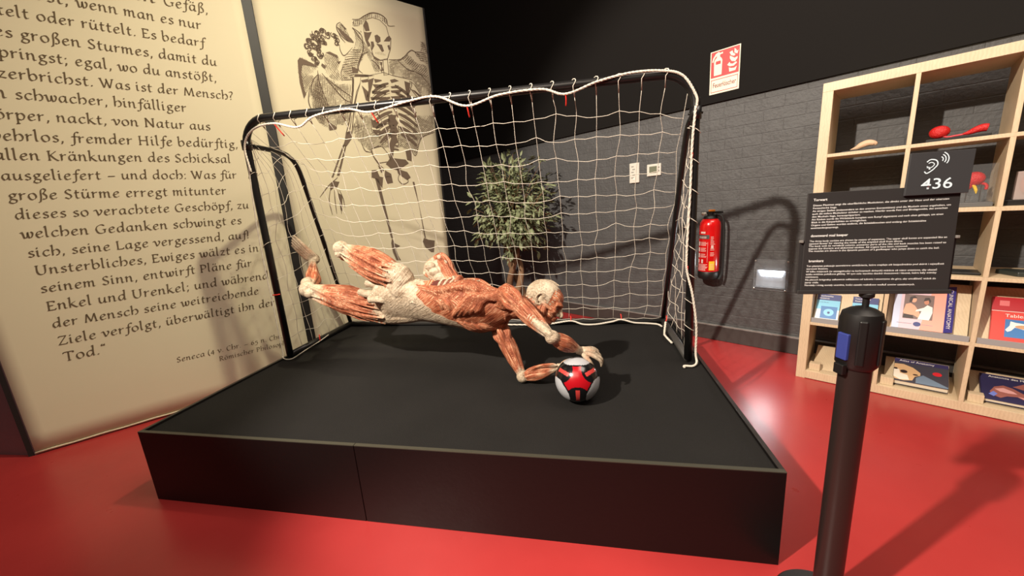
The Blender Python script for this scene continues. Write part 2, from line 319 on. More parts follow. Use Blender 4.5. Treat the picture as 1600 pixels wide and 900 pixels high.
def write(mb, s, u, z, k, d, pen=.19, nib=math.radians(28)):
    nx, ny = math.cos(nib)*pen/2, math.sin(nib)*pen/2
    for c in s:
        if c == ' ': u += .62*k; continue
        w_, st = GL[c]
        for q in st:
            P = catmull([(x+.10*y, y, 0) for x, y in q], 5 if len(q) > 2 else 3)
            a = len(mb.v); th = .024
            for i, p in enumerate(P):
                t = (P[min(i+1, len(P)-1)]-P[max(i-1, 0)]).normalized(); px, py = -t.y*th, t.x*th
                s_ = 1 if nx*px+ny*py >= 0 else -1
                ox, oy = nx+px*s_, ny+py*s_
                mb.v.append(tuple(bp(u+(p.x-ox)*k, z+(p.y-oy)*k, d))); mb.v.append(tuple(bp(u+(p.x+ox)*k, z+(p.y+oy)*k, d)))
            for i in range(len(P)-1): mb.f.append((a+2*i, a+2*i+1, a+2*i+3, a+2*i+2)); mb.m.append(0)
        u += (w_+TRACK)*k
    return u
LINES = [('Zerbrechlich, ein ', 'Gefäß,', 1.159, 1.395, 2.861), ('das zerbirst, ', 'wenn man es nur', 0.733, 1.336, 2.749), ('schüttelt ', 'oder rüttelt. Es bedarf', 0.549, 1.33, 2.634),
('keines ', 'großen Sturmes, damit du', 0.463, 1.381, 2.518), ('zerspringst; ', 'egal, wo du anstößt,', 0.656, 1.359, 2.408), ('du zerbrichst. ', 'Was ist der Mensch?', 0.74, 1.439, 2.294),
('Ein ', 'schwacher, hinfälliger', 0.37, 1.145, 2.183), ('Körper, ', 'nackt, von Natur aus', 0.507, 1.258, 2.066), ('wehrlos, ', 'fremder Hilfe bedürftig,', 0.541, 1.403, 1.947),
('allen ', 'Kränkungen des Schicksal', 0.419, 1.339, 1.837), ('', 'ausgeliefert – und doch: Was für', 0.215, 1.354, 1.721), ('', 'große Stürme erregt mitunter', 0.215, 1.267, 1.605),
('', 'dieses so verachtete Geschöpf, zu', 0.216, 1.38, 1.492), ('', 'welchen Gedanken schwingt es', 0.214, 1.322, 1.376), ('', 'sich, seine Lage vergessend, auf!', 0.215, 1.353, 1.260),
('', 'Unsterbliches, Ewiges wälzt es in', 0.22, 1.396, 1.148), ('', 'seinem Sinn, entwirft Pläne für', 0.217, 1.328, 1.035), ('', 'Enkel und Urenkel; und während', 0.217, 1.421, 0.916),
('', 'der Mensch seine weitreichende', 0.216, 1.333, 0.803), ('', 'Ziele verfolgt, überwältigt ihn der', 0.214, 1.426, 0.685), ('', 'Tod.“', 0.214, 0.412, 0.573)]
mb = MB()
for pre, s, ua, ub, z in LINES:
    k = min((ub-ua)/(word_w(s)-TRACK), .0475); k = max(k, .036)
    w_ = word_w(s)*k; sc = (ub-ua)/(w_-TRACK*k)
    write(mb, s, ua, z, k, .0022) if abs(sc-1) < .01 else write(mb, s, ua, z, (ub-ua)/(word_w(s)-TRACK), .0022)
    if pre:
        kk = (ua-.215)/word_w(pre)
        write(mb, pre, .215, z, kk, .0022)
for s, ua, ub, z in (('Seneca (4 v. Chr. – 65 n. Chr.', .741, 1.431, .393), ('Römischer Philosoph', .985, 1.448, .325)):
    write(mb, s, ua, z, (ub-ua)/(word_w(s)-TRACK), .0022, pen=.17)
lim = bp(-.03, 0)
keep = [i for i, f in enumerate(mb.f) if all((V(mb.v[j])-lim).dot(BT) > .004 for j in f)]
mb.f = [mb.f[i] for i in keep]; mb.m = [0]*len(mb.f)
mb.build('lettering', ink, QUOTE)

# the engraving on the second banner: hatching, then light bones, then dark strokes
PRINT_HATCH=[(.012,20,[(1.991,2.463),(2.075,2.573),(2.15,2.55),(2.225,2.51),(2.348,2.532),(2.331,2.342),(2.353,2.236),(2.376,2.141),(2.171,2.174),(2.154,2.138),(2.086,2.122),(2.004,2.173),(2.0,2.219),(1.974,2.295)]),(.012,100,[(2.064,2.538),(2.087,2.475),(2.113,2.32),(2.063,2.155),(2.01,2.18),(1.987,2.307),(1.995,2.419)]),(.013,60,[(2.141,2.736),(2.262,2.747),(2.269,2.681),(2.244,2.632),(2.266,2.544),(2.192,2.523),(2.132,2.581)]),(.015,130,[(2.272,2.659),(2.321,2.746),(2.406,2.828),(2.481,2.831),(2.467,2.782),(2.413,2.669),(2.352,2.556),(2.266,2.544)]),(.012,40,[(2.287,2.971),(2.328,3.013),(2.362,2.965),(2.394,2.905),(2.401,2.873),(2.353,2.875),(2.308,2.921)]),(.013,70,[(2.419,2.988),(2.475,2.955),(2.491,2.855),(2.469,2.794),(2.406,2.828),(2.434,2.89)]),(.011,50,[(1.934,2.658),(1.97,2.685),(2.032,2.642),(2.081,2.607),(2.03,2.566),(2.038,2.513),(1.962,2.415),(1.936,2.357),(1.927,2.367),(1.919,2.475),(1.919,2.571)]),(.014,10,[(2.427,3.056),(2.483,3.069),(2.535,3.106),(2.608,3.148),(2.686,3.153),(2.742,3.126),(2.745,3.074),(2.689,3.106),(2.611,3.106),(2.55,3.08),(2.515,3.034),(2.474,3.008),(2.417,2.996)]),(.012,35,[(2.473,2.999),(2.504,2.964),(2.52,2.881),(2.56,2.827),(2.572,2.777),(2.638,2.752),(2.614,2.658),(2.568,2.652),(2.508,2.801),(2.434,2.684),(2.479,2.796),(2.494,2.893)]),(.011,15,[(2.718,2.783),(2.843,2.814),(2.94,2.726),(3.098,2.711),(3.137,2.598),(3.131,2.507),(3.001,2.502),(2.928,2.638),(2.745,2.641),(2.702,2.672)]),(.014,160,[(2.843,2.814),(2.916,2.872),(2.996,2.811),(3.108,2.79),(3.133,2.657),(3.027,2.701),(2.94,2.726)]),(.016,120,[(3.068,3.013),(3.125,3.004),(3.135,2.814),(3.043,2.818),(2.986,2.903),(3.054,2.906)]),(.012,20,[(2.303,2.262),(2.481,2.278),(2.477,2.138),(2.617,2.163),(2.629,2.002),(2.505,1.981),(2.432,1.947),(2.351,2.006),(2.304,2.066),(2.274,2.17)]),(.012,160,[(2.743,2.301),(3.13,2.334),(3.108,2.161),(2.96,2.101),(2.878,1.927),(2.827,1.976),(2.701,2.005),(2.706,2.169)])]
PRINT_LIGHT=[[(2.519,3.026),(2.55,3.08),(2.612,3.108),(2.679,3.104),(2.733,3.063),(2.747,2.986),(2.766,2.972),(2.747,2.879),(2.703,2.781),(2.629,2.764),(2.577,2.778),(2.563,2.845),(2.555,2.888),(2.518,2.932)],[(2.661,2.774),(2.704,2.79),(2.7,2.653),(2.651,2.637)],[(2.356,2.58),(2.436,2.614),(2.418,2.542),(2.375,2.465),(2.331,2.342),(2.308,2.233),(2.275,2.098),(2.225,2.095),(2.277,2.23),(2.324,2.412),(2.345,2.508)],[(2.499,2.615),(2.655,2.665),(2.735,2.649),(2.928,2.638),(2.922,2.59),(2.861,2.467),(2.475,2.387),(2.509,2.518)],[(2.904,2.626),(2.946,2.602),(3.013,2.503),(2.975,2.479),(2.896,2.567)],[(2.481,2.278),(2.93,2.317),(2.867,2.129),(2.791,2.125),(2.729,2.203),(2.701,2.005),(2.603,2.001),(2.619,2.179),(2.523,2.109),(2.46,2.137)],[(2.437,1.978),(2.543,2.006),(2.593,1.935),(2.602,1.87),(2.486,1.852),(2.444,1.915)]]
PRINT_DARK=[[(2.519,3.026),(2.549,3.075),(2.565,3.053),(2.571,2.994),(2.531,2.982)],[(2.515,2.974),(2.554,2.978),(2.589,2.989),(2.563,2.941),(2.544,2.911),(2.557,2.871),(2.536,2.858),(2.519,2.907)],[(2.609,2.963),(2.636,2.977),(2.663,2.961),(2.661,2.925),(2.63,2.902),(2.612,2.916)],[(2.725,2.973),(2.753,2.992),(2.766,2.972),(2.751,2.942),(2.689,2.931)],[(2.567,2.907),(2.592,2.912),(2.597,2.878),(2.578,2.848),(2.565,2.828)],[(2.615,2.899),(2.669,2.9),(2.682,2.849),(2.66,2.836),(2.636,2.876)],[(2.559,2.818),(2.583,2.788),(2.64,2.766),(2.608,2.756),(2.576,2.769)],[(2.72,2.901),(2.742,2.914),(2.747,2.879),(2.73,2.862)],[(2.627,2.75),(2.652,2.75),(2.643,2.717),(2.653,2.682),(2.626,2.669),(2.637,2.716)],[(2.494,2.578),(2.551,2.604),(2.527,2.538),(2.496,2.462),(2.475,2.387),(2.456,2.421),(2.486,2.497)],[(2.55,2.595),(2.62,2.596),(2.624,2.587),(2.555,2.56)],[(2.528,2.547),(2.65,2.559),(2.657,2.537),(2.548,2.518)],[(2.515,2.491),(2.652,2.499),(2.648,2.471),(2.516,2.464)],[(2.492,2.434),(2.645,2.452),(2.642,2.433),(2.498,2.408)],[(2.703,2.607),(2.753,2.623),(2.793,2.61),(2.715,2.581)],[(2.701,2.551),(2.788,2.572),(2.762,2.541),(2.709,2.534)],[(2.695,2.514),(2.827,2.539),(2.777,2.495),(2.703,2.496)],[(2.688,2.461),(2.841,2.488),(2.771,2.447),(2.705,2.435)],[(2.848,2.618),(2.907,2.607),(2.879,2.478),(2.855,2.466),(2.85,2.552)],[(2.376,2.61),(2.491,2.622),(2.564,2.624),(2.498,2.606),(2.383,2.598)],[(2.428,2.525),(2.479,2.478),(2.481,2.397),(2.448,2.402),(2.439,2.473)],[(2.355,2.594),(2.368,2.561),(2.348,2.462),(2.327,2.416)],[(2.916,2.55),(2.949,2.545),(3.023,2.495),(2.998,2.482)],[(2.468,2.246),(2.554,2.206),(2.634,2.22),(2.532,2.165),(2.473,2.169)],[(2.463,2.152),(2.546,2.15),(2.551,2.127),(2.491,2.115)],[(2.644,2.292),(2.725,2.299),(2.711,2.266),(2.733,2.227),(2.71,2.193),(2.722,2.153),(2.697,2.103),(2.708,2.054),(2.667,2.02),(2.633,1.904),(2.606,1.903),(2.616,2.034),(2.641,2.084),(2.619,2.115),(2.644,2.164),(2.628,2.211)],[(2.606,1.903),(2.759,1.89),(2.792,1.856),(2.671,1.787),(2.601,1.804),(2.554,1.845)],[(2.771,1.974),(2.838,1.985),(2.823,1.874),(2.778,1.89)],[(2.537,1.787),(2.594,1.754),(2.6,1.67),(2.545,1.662),(2.522,1.721)],[(2.655,1.804),(2.762,1.771),(2.792,1.719),(2.751,1.693),(2.666,1.754)],[(2.408,1.786),(2.459,1.79),(2.476,1.729),(2.51,1.721),(2.487,1.622),(2.431,1.713),(2.399,1.722)],[(2.475,1.835),(2.528,1.787),(2.498,1.762)],[(2.431,1.713),(2.464,1.705),(2.524,1.139),(2.506,1.141)],[(2.806,1.675),(2.825,1.675),(2.879,1.102),(2.865,1.103),(2.844,1.453)],[(2.515,1.14),(2.535,1.084),(2.587,1.051),(2.537,1.03),(2.554,.956),(2.576,.907),(2.53,.914),(2.505,.999),(2.499,1.088)],[(2.859,1.104),(2.907,1.08),(2.979,1.063),(2.953,.941),(2.922,.945),(2.857,1.01),(2.84,1.068)],[(2.227,2.114),(2.274,2.125),(2.273,2.064),(2.215,1.993),(2.184,1.992),(2.208,2.046)],[(2.044,1.724),(2.059,1.724),(2.202,2.008),(2.187,2.007)],[(2.091,1.739),(2.114,1.739),(2.216,2.001),(2.204,2.0)],[(2.054,1.693),(2.105,1.685),(2.074,1.631),(2.053,1.64),(2.018,1.61),(2.017,1.648)],[(2.082,1.585),(2.11,1.568),(2.088,1.427),(2.075,1.443)],[(2.321,3.006),(2.368,2.966),(2.355,2.958),(2.324,2.99)],[(2.281,2.97),(2.313,2.955),(2.393,2.899),(2.414,2.875),(2.359,2.876),(2.313,2.917)],[(1.932,2.647),(1.952,2.672),(2.043,2.644),(2.083,2.618),(2.028,2.62),(1.964,2.621),(1.943,2.553),(1.944,2.435),(1.953,2.392),(1.931,2.357),(1.919,2.475)],[(2.159,2.745),(2.195,2.759),(2.255,2.74),(2.258,2.718),(2.225,2.729),(2.186,2.739)],[(2.247,2.688),(2.278,2.699),(2.256,2.667)],[(2.117,2.656),(2.147,2.639),(2.132,2.614),(2.108,2.638)],[(2.092,2.192),(2.155,2.15),(2.15,2.132),(2.09,2.119)],[(2.364,2.673),(2.381,2.664),(2.417,2.658),(2.412,2.623),(2.361,2.615)],[(2.371,2.599),(2.5,2.618),(2.498,2.606),(2.381,2.586)],[(2.428,2.566),(2.495,2.588),(2.492,2.563),(2.438,2.55)]]
PRINT_LINES=[(.006,[(2.427,3.056),(2.483,3.067),(2.535,3.104),(2.608,3.146),(2.686,3.153),(2.742,3.126),(2.755,3.076),(2.818,3.085)]),(.006,[(2.416,2.988),(2.447,2.952),(2.485,2.9),(2.489,2.832),(2.442,2.737),(2.415,2.681),(2.417,2.638)]),(.006,[(2.718,2.783),(2.842,2.809),(2.941,2.895),(2.986,2.903),(3.049,2.867)]),(.005,[(2.808,2.789),(2.896,2.729),(2.95,2.718)]),(.005,[(3.067,3.003),(3.109,2.973),(3.137,2.872)]),(.005,[(2.896,2.729),(3.027,2.701),(3.131,2.597)]),(.006,[(2.549,2.755),(2.594,2.727),(2.635,2.662)]),(.006,[(2.482,2.788),(2.438,2.711),(2.42,2.656),(2.453,2.626)]),(.006,[(2.096,1.724),(2.003,1.648),(1.923,1.559)]),(.005,[(2.022,1.633),(1.993,1.526),(2.0,1.401)]),(.005,[(2.049,1.617),(2.042,1.524),(2.038,1.406)]),(.005,[(2.079,1.616),(2.08,1.522),(2.079,1.403)]),(.005,[(2.094,1.615),(2.113,1.536),(2.116,1.457)]),(.006,[(2.428,1.978),(2.444,1.915),(2.484,1.844),(2.53,1.803)]),(.006,[(2.594,1.944),(2.61,1.87)]),(.005,[(2.437,1.978),(2.525,2.006),(2.593,1.935)]),(.007,[(2.303,2.262),(2.259,2.124),(2.231,2.092)]),(.006,[(2.353,2.022),(2.376,1.961),(2.432,1.947)]),(.006,[(2.837,1.976),(2.879,1.935),(2.96,2.101),(3.119,2.17)]),(.006,[(2.729,2.203),(2.794,2.141),(2.865,2.112)]),(.006,[(2.745,2.252),(2.819,2.193),(2.875,2.163)]),(.006,[(2.759,2.286),(2.844,2.236),(2.888,2.214)]),(.006,[(2.477,2.138),(2.523,2.106),(2.626,2.163)]),(.006,[(2.687,1.771),(2.659,1.703),(2.699,1.655),(2.758,1.676),(2.754,1.719)]),(.006,[(2.527,1.721),(2.564,1.729),(2.589,1.72)]),(.006,[(2.073,2.594),(2.074,2.495),(2.121,2.298)]),(.007,[(2.104,2.577),(2.174,2.486),(2.254,2.393),(2.322,2.365)]),(.006,[(2.127,2.547),(2.22,2.481),(2.33,2.413)]),(.006,[(1.991,2.463),(1.963,2.327),(2.004,2.207)]),(.006,[(2.068,2.561),(2.019,2.499),(1.976,2.373)]),(.005,[(2.287,2.829),(2.286,2.784),(2.316,2.75),(2.394,2.826)]),(.005,[(2.291,2.929),(2.308,2.888),(2.338,2.855)]),(.006,[(2.322,3.011),(2.288,2.982),(2.291,2.929),(2.353,2.875),(2.413,2.869)]),(.006,[(2.419,2.988),(2.486,2.946),(2.489,2.844),(2.437,2.708)]),(.005,[(2.29,2.661),(2.263,2.601),(2.265,2.538)]),(.005,[(2.421,2.682),(2.474,2.783),(2.53,2.816)]),(.006,[(2.37,2.593),(2.344,2.461),(2.285,2.243),(2.233,2.107)]),(.006,[(2.417,2.536),(2.36,2.404),(2.306,2.22),(2.283,2.11)])]
PRINT_CURLS=[(2.115,2.882,.025),(2.157,2.901,.027),(2.199,2.888,.026),(2.241,2.902,.021),(2.259,2.873,.022),(2.271,2.837,.017),(2.077,2.848,.025),(2.043,2.804,.024),(2.028,2.759,.022),(2.045,2.72,.022),(2.067,2.691,.023),(2.112,2.828,.027),(2.148,2.846,.025),(2.071,2.778,.027),(2.101,2.762,.025),(2.116,2.721,.023),(2.079,2.661,.02),(2.166,2.822,.016),(2.122,2.793,.021)]
def inside(poly, x, y):
    c = False; n = len(poly)
    for i in range(n):
        (x0, y0), (x1, y1) = poly[i], poly[i-1]
        if (y0 > y) != (y1 > y) and x < (x1-x0)*(y-y0)/(y1-y0)+x0: c = not c
    return c
pr = MB()
def pstroke(pts, w_, d, mi, wob=0):
    a = len(pr.v); n = len(pts)
    for i, p in enumerate(pts):
        q0, q1 = V(pts[max(i-1, 0)]+(0,)), V(pts[min(i+1, n-1)]+(0,)); t = (q1-q0)
        t = t.normalized() if t.length > 1e-9 else V((1, 0, 0)); k = w_*(.35+.65*math.sin(math.pi*min(1, (i+.6)/n)))/2
        pr.v.append(tuple(bp(p[0]-t.y*k, p[1]+t.x*k, d))); pr.v.append(tuple(bp(p[0]+t.y*k, p[1]-t.x*k, d)))
    for i in range(n-1): pr.f.append((a+2*i, a+2*i+1, a+2*i+3, a+2*i+2)); pr.m.append(mi)
def hatch(sp_h, ang, poly):
    ca, sa = math.cos(math.radians(ang)), math.sin(math.radians(ang))
    rot = [(x*ca+y*sa, -x*sa+y*ca) for x, y in poly]
    x0, x1 = min(p[0] for p in rot), max(p[0] for p in rot); y0, y1 = min(p[1] for p in rot), max(p[1] for p in rot)
    y = y0
    while y < y1:
        x = x0; run = []
        while x < x1+.01:
            yy = y+.004*math.sin(x*26+y*9)
            ok = inside(rot, x, yy) and noise.noise(V((x*9, yy*9, 3)))+.12*random.random() > -.26
            if ok: run.append((x*ca-yy*sa, x*sa+yy*ca))
            if (not ok or random.random() < .08) and run:
                if len(run) > 1: pstroke(run, sp_h*random.uniform(.22, .42), .0016, 0)
                run = []
            x += .012
        if len(run) > 1: pstroke(run, sp_h*.32, .0016, 0)
        y += sp_h
for a, b, c in PRINT_HATCH: hatch(a*.85, b, c); hatch(a*1.15, b+64, c)
for c in PRINT_LIGHT: pr.poly([bp(x, y, .0022) for x, y in c][::1], 1)
for c in PRINT_DARK: pr.poly([bp(x, y, .0028) for x, y in c], 0)
for w_, c in PRINT_LINES:
    q = [(p.x, p.y) for p in catmull([(x, y, 0) for x, y in c], 6)]; pstroke(q, w_*1.3, .0028, 0)
for c in PRINT_LIGHT: pstroke(c+c[:2], .007, .0027, 0)
for x, y, r in PRINT_CURLS:
    for k in range(5):
        a0 = random.uniform(0, 6.28); rr = r*random.uniform(.5, 1.15); ox, oy = random.uniform(-.5, .5)*r, random.uniform(-.5, .5)*r
        pstroke([(x+ox+rr*math.cos(a0+t*.55)*(1-.07*t), y+oy+rr*math.sin(a0+t*.55)*(1-.07*t)) for t in range(8)], .009, .0028, 0)
for i in range(8):   # ribs of the skeleton
    z = 2.545-i*.062; b = .20-.010*abs(i-3)
    for s in (-1, 1):
        pstroke([(2.715+s*(.03+b*t), z+.03-.055*t-.05*t*t+(.0 if s < 0 else -.01)) for t in [k/7 for k in range(8)]], .030, .0028, 0)
        pstroke([(2.715+s*(.03+b*t), z+.006-.06*t-.05*t*t) for t in [k/7 for k in range(8)]], .007, .0028, 0)
for i in range(9):   # vertebrae below the ribs
    z = 2.25-i*.034
    pstroke([(2.645, z), (2.665, z+.008), (2.69, z+.004), (2.705, z)], .016, .0032, 0)
for i in range(7):
    pstroke([(2.60+.014*i, 2.835-.003*abs(i-3)), (2.60+.014*i, 2.81)], .004, .0028, 0)   # teeth
pr.build('engraving', [mat('print_ink', (104, 90, 78), .85, spec=.1), cloth], PRINT)

# ---------------------------------------------------------------- platform
blk = mat('black_lacquer_board', (13, 10, 10), .45, spec=.3, bump=.05, bscale=60); rimm = mat('rim_edge', (58, 57, 48), .45); carp = mat('black_carpet', (27, 26, 25), .9, spec=.2, bump=.35, bscale=300, var=.25, vscale=3)
PX0, PX1, PY0, PY1, ZC = -2.222, .657, 1.274, 3.02, .378
pf = thing('display_platform', 'low black platform with recessed carpeted top on the red floor, under the goal', 'platform', (-.78, 2.16, 0))
t_ = .018
for a, b in ((PX0, -1.02), (-1.017, PX1)):
    MB().box(((a+b)/2, PY0+t_/2, .1935), (b-a, t_, .387)).build('front_panel', blk, pf, bevel=.0015)
MB().box((PX0+t_/2, (PY0+PY1)/2, .1935), (t_, PY1-PY0-2*t_, .387)).build('side_panel', blk, pf)
MB().box((PX1-t_/2, (PY0+PY1)/2, .1935), (t_, PY1-PY0-2*t_, .387)).build('side_panel', blk, pf)
MB().box(((PX0+PX1)/2, PY1-t_/2, .1935), (PX1-PX0, t_, .387)).build('back_panel', blk, pf)
for a, b in ((PX0, -1.02), (-1.017, PX1)): MB().box(((a+b)/2, PY0+t_/2, .3885), (b-a, t_, .003)).build('rim_strip', rimm, pf)
for x in (PX0+t_/2, PX1-t_/2): MB().box((x, (PY0+PY1)/2, .3885), (t_, PY1-PY0-2*t_, .003)).build('rim_strip', mat('rim_edge_black', (36, 32, 30), .4), pf)
g = MB(); nx, ny = 60, 40
for i in range(nx+1):
    for j in range(ny+1):
        x = PX0+t_+(PX1-PX0-2*t_)*i/nx; y = PY0+t_+(PY1-PY0-2*t_)*j/ny
        g.v.append((x, y, ZC-.002-.0045*min(1, 4*min(i/nx, 1-i/nx))*abs(noise.noise(V((x*1.6, y*1.6+.4*x, 0))))-.003*math.exp(-((x+y*.4+.9)/.05)**2)))
for i in range(nx):
    for j in range(ny): a = i*(ny+1)+j; g.f.append((a, a+ny+1, a+ny+2, a+1)); g.m.append(0)
g.build('carpet_top', carp, pf, smooth=True)

# ---------------------------------------------------------------- goal
steel = mat('black_powder_coated_steel', (22, 21, 21), .32, spec=.5); string = mat('white_net_string', (214, 206, 192), .85, spec=.1); ropem = mat('white_braided_rope', (222, 214, 200), .85, bump=.6, bscale=260); tie_m = mat('red_cord', (214, 44, 30), .6); rubber = mat('black_rubber', (18, 18, 18), .7)
gl = thing('football_goal', 'black tube-framed football goal with white net standing on the black platform', 'goal', (-.8, 2.6, ZC))
R_ = .023; GX0, GX1, GY, GB = -2.178, .572, 2.235, 2.985
def arc(c, r, a0, a1, ax, ay, n=8): return [V(c)+V(ax)*r*math.cos(math.radians(a0+(a1-a0)*i/n))+V(ay)*r*math.sin(math.radians(a0+(a1-a0)*i/n)) for i in range(n+1)]
zl, zr = 2.025, 1.962; rb = .17
path = [V((GX0, GY, ZC+R_)), V((GX0, GY, 1.2))]+arc((GX0+rb, GY, zl-rb), rb, 180, 90, (1, 0, 0), (0, 0, 1))+[V((GX0+rb+(GX1-GX0-2*rb)*k/6, GY, zl+(zr-zl)*k/6)) for k in range(1, 6)]+arc((GX1-rb, GY, zr-rb), rb, 90, 0, (1, 0, 0), (0, 0, 1))+[V((GX1, GY, 1.2)), V((GX1, GY, ZC+R_))]
MB().tube(path, R_, 16).build('front_frame', steel, gl, smooth=True)
SIDE = {GX0: [(GY, 1.872), (2.45, 1.868), (2.56, 1.855), (2.63, 1.815), (2.675, 1.74), (2.72, 1.57), (GB, ZC+R_)], GX1: [(GY, 1.76), (2.32, 1.745), (2.38, 1.71), (2.44, 1.62), (2.56, 1.37), (GB, ZC+R_)]}
for x, q in SIDE.items():
    MB().tube(catmull([(x, y, z) for y, z in q[:-1]], 5)+[V((x, q[-1][0], q[-1][1]))], .017, 12).build('side_bar', steel, gl, smooth=True)
    MB().tube([(x, GY, ZC+R_), (x, GB, ZC+R_)], R_, 14).build('ground_bar', mat('worn_grey_tube', (58, 56, 54), .5) if x > 0 else steel, gl, smooth=True)
    jc = MB().tube([(x, GY-.001, q[0][1]+.03), (x, GY-.001, q[0][1]-.03)], .029, 14).build('joint_collar', steel, gl, smooth=True)
    bl = MB(); bl.tube([(x-.036, GY, q[0][1]), (x+.036, GY, q[0][1])], .006, 8); bl.build('bolt', mat('dark_bolt', (70, 68, 66), .35, metal=1), jc, smooth=True)
MB().tube([(GX0, GB, ZC+R_), (GX1, GB, ZC+R_)], R_, 14).build('ground_bar', mat('dark_grey_tube', (46, 45, 44), .45), gl, smooth=True)
# net
def along(q, t):
    L = [0]
    for a, b in zip(q, q[1:]): L.append(L[-1]+math.hypot(b[0]-a[0], b[1]-a[1]))
    s = t*L[-1]
    for i in range(len(q)-1):
        if s <= L[i+1] or i == len(q)-2:
            k = (s-L[i])/(L[i+1]-L[i]); return q[i][0]+(q[i+1][0]-q[i][0])*k, q[i][1]+(q[i+1][1]-q[i][1])*k
NC, NR = 23, 14
PL = [(GY+.02, 1.93)]+SIDE[GX0][1:-1]+[(GB-.02, ZC+.05)]; PR_ = [(GY+.02, 1.86)]+SIDE[GX1][2:-1]+[(GB-.02, ZC+.05)]; PM = [(GY+.02, 1.955), (2.45, 1.47), (2.70, .98), (GB-.02, ZC+.05)]
rs = random.Random(3)
JX = [[(rs.gauss(0, .007), rs.gauss(0, .007), rs.gauss(0, .009)) for j in range(NR+1)] for i in range(NC+1)]
def netp(i, j):
    u, v = i/NC, j/NR
    wl, wr = math.exp(-u*2.77/.42), math.exp(-(1-u)*2.77/.30); wm = max(0, 1-wl-wr); s = wl+wr+wm
    a, b, c = along(PL, v), along(PR_, v), along(PM, v)
    y = (a[0]*wl+b[0]*wr+c[0]*wm)/s; z = (a[1]*wl+b[1]*wr+c[1]*wm)/s
    if v == 0: z = (zl+(zr-zl)*u)-.06-.03*math.exp(-((u-.5)*9)**2)
    x = GX0+.03+(GX1-GX0-.06)*u
    k = 0 if j in (0, NR) else 1; dx, dy, dz = JX[i][j]
    return V((x+dx*k, y+dy*k, z+dz*k-.02*math.sin(math.pi*u*3+1)*math.sin(math.pi*v)))
net = MB()
SR = .0017
for i in range(NC+1):
    net.tube(catmull([netp(i, j) for j in range(NR+1)], 3), SR, 5)
for j in range(1, NR+1):
    P = []
    for i in range(NC+1):
        p = netp(i, j); P.append(p)
        if i < NC: q = (p+netp(i+1, j))/2; q.z -= .007; P.append(q)
    net.tube(catmull(P, 2), SR, 5)
for i in range(NC+1):
    for j in range(1, NR): net.ell(netp(i, j), (.0032,)*3, n=6, m=4)
for x, q, c0 in ((GX0, PL, 7), (GX1, PR_, 6)):       # the side panels of the net
    top, bot = (1.90 if x < 0 else 1.80), ZC+.05
    for j in range(1, 13):
        v = j/13; y1, z1 = along(q, v); z0 = top+(bot-top)*v
        a, b = V((x+.012, GY+.02, z0)), V((x+.012, y1, z1)); n = 5
        P = [a.lerp(b, k/n)+V((rs.gauss(0, .012), rs.gauss(0, .008), rs.gauss(0, .012)-.03*math.sin(math.pi*k/n))) for k in range(n+1)]
        net.tube(catmull(P, 4), SR, 5)
    for c in range(c0):
        f = c/c0; P = []
        for j in range(0, 14):
            v = j/13; y1, z1 = along(q, min(1, v)); z0 = top+(bot-top)*v; P.append(V((x+.012+rs.gauss(0, .01), GY+.02+(y1-GY-.02)*f, z0+(z1-z0)*f)))
        net.tube(catmull(P, 3), SR, 5)
net.build('net', string, gl, smooth=True)
for i in range(NC+1):      # lacing over the crossbar
    if i in (0, NC): continue
    p = netp(i, 0); u = i/NC; zc = zl+(zr-zl)*u
    a = arc((p.x, GY, zc), R_+.003, -150, 150, (0, .8, 0) if 0 else (.0, 1, 0), (0, 0, 1), 10)
    MB().tube([p]+[V((p.x+.01*math.sin(k), q.y, q.z)) for k, q in enumerate(arc((p.x, GY, zc), R_+.003, -70, 210, (0, 1, 0), (0, 0, 1), 10))]+[p], .0025, 5).build('lacing_loop', string, gl, smooth=True)
for k_, z in enumerate([1.68-.155*k for k in range(8)]):
    for x in (GX0, GX1):
        if x < 0 and k_ not in (0, 3): continue
        sgn = 1 if x < 0 else -1
        MB().tube([(x+.027*math.cos(a), GY+.027*math.sin(a), z+.02*sgn*math.cos(a)) for a in [k*.55 for k in range(12)]], .0017, 5).build('lacing_loop', string, gl, smooth=True)
def cable(pts, r, n=6):
    P = catmull(pts, n); m = MB(); L = 0
    for s in (0, 2.1, 4.2):
        Q = []
        for i, p in enumerate(P):
            t = (P[min(i+1, len(P)-1)]-P[max(i-1, 0)]).normalized(); x = t.orthogonal().normalized(); y = t.cross(x); a = i*1.1+s
            Q.append(p+(x*math.cos(a)+y*math.sin(a))*r*.55)
        m.tube(Q, r*.62, 5)
    return m
yf = GY-.03
def barz(x): return zl+(zr-zl)*(x-GX0)/(GX1-GX0)
def ropeseg(xs):
    P = []
    for x, d in xs: P.append((x, yf+.004, barz(x)+d))
    return P
cable([(GX0+.02, yf, 1.70), (GX0+.012, yf, 1.86), (GX0+.10, yf, 1.955), (-1.92, yf, 1.975), (-1.75, yf, 1.935), (-1.62, yf, 1.985), (-1.40, yf, 2.0), (-1.24, yf, 1.965), (-1.0, yf, 1.995), (-.82, yf, 2.0), (-.645, yf, 1.93), (-.45, yf, 1.965), (-.22, yf, 1.965), (-.09, yf, 1.925), (.08, yf, 1.965), (.25, yf, 1.985), (.40, yf, 1.975), (.50, yf, 1.94), (.565, yf, 1.84), (.57, yf, 1.79)], .0062, 16).build('braided_rope', ropem, gl, smooth=True)
cable([(.565, yf, 1.79), (.553, yf, 1.6), (.550, yf, 1.35), (.541, yf, 1.05), (.546, yf, .93), (.575, yf-.01, .80), (.600, yf-.01, .62), (.605, yf, .45), (.607, yf-.02, ZC+.02), (.58, yf-.05, ZC+.01), (.535, yf-.05, ZC+.01), (.53, yf-.065, ZC+.008)], .0062, 16).build('braided_rope', ropem, gl, smooth=True)
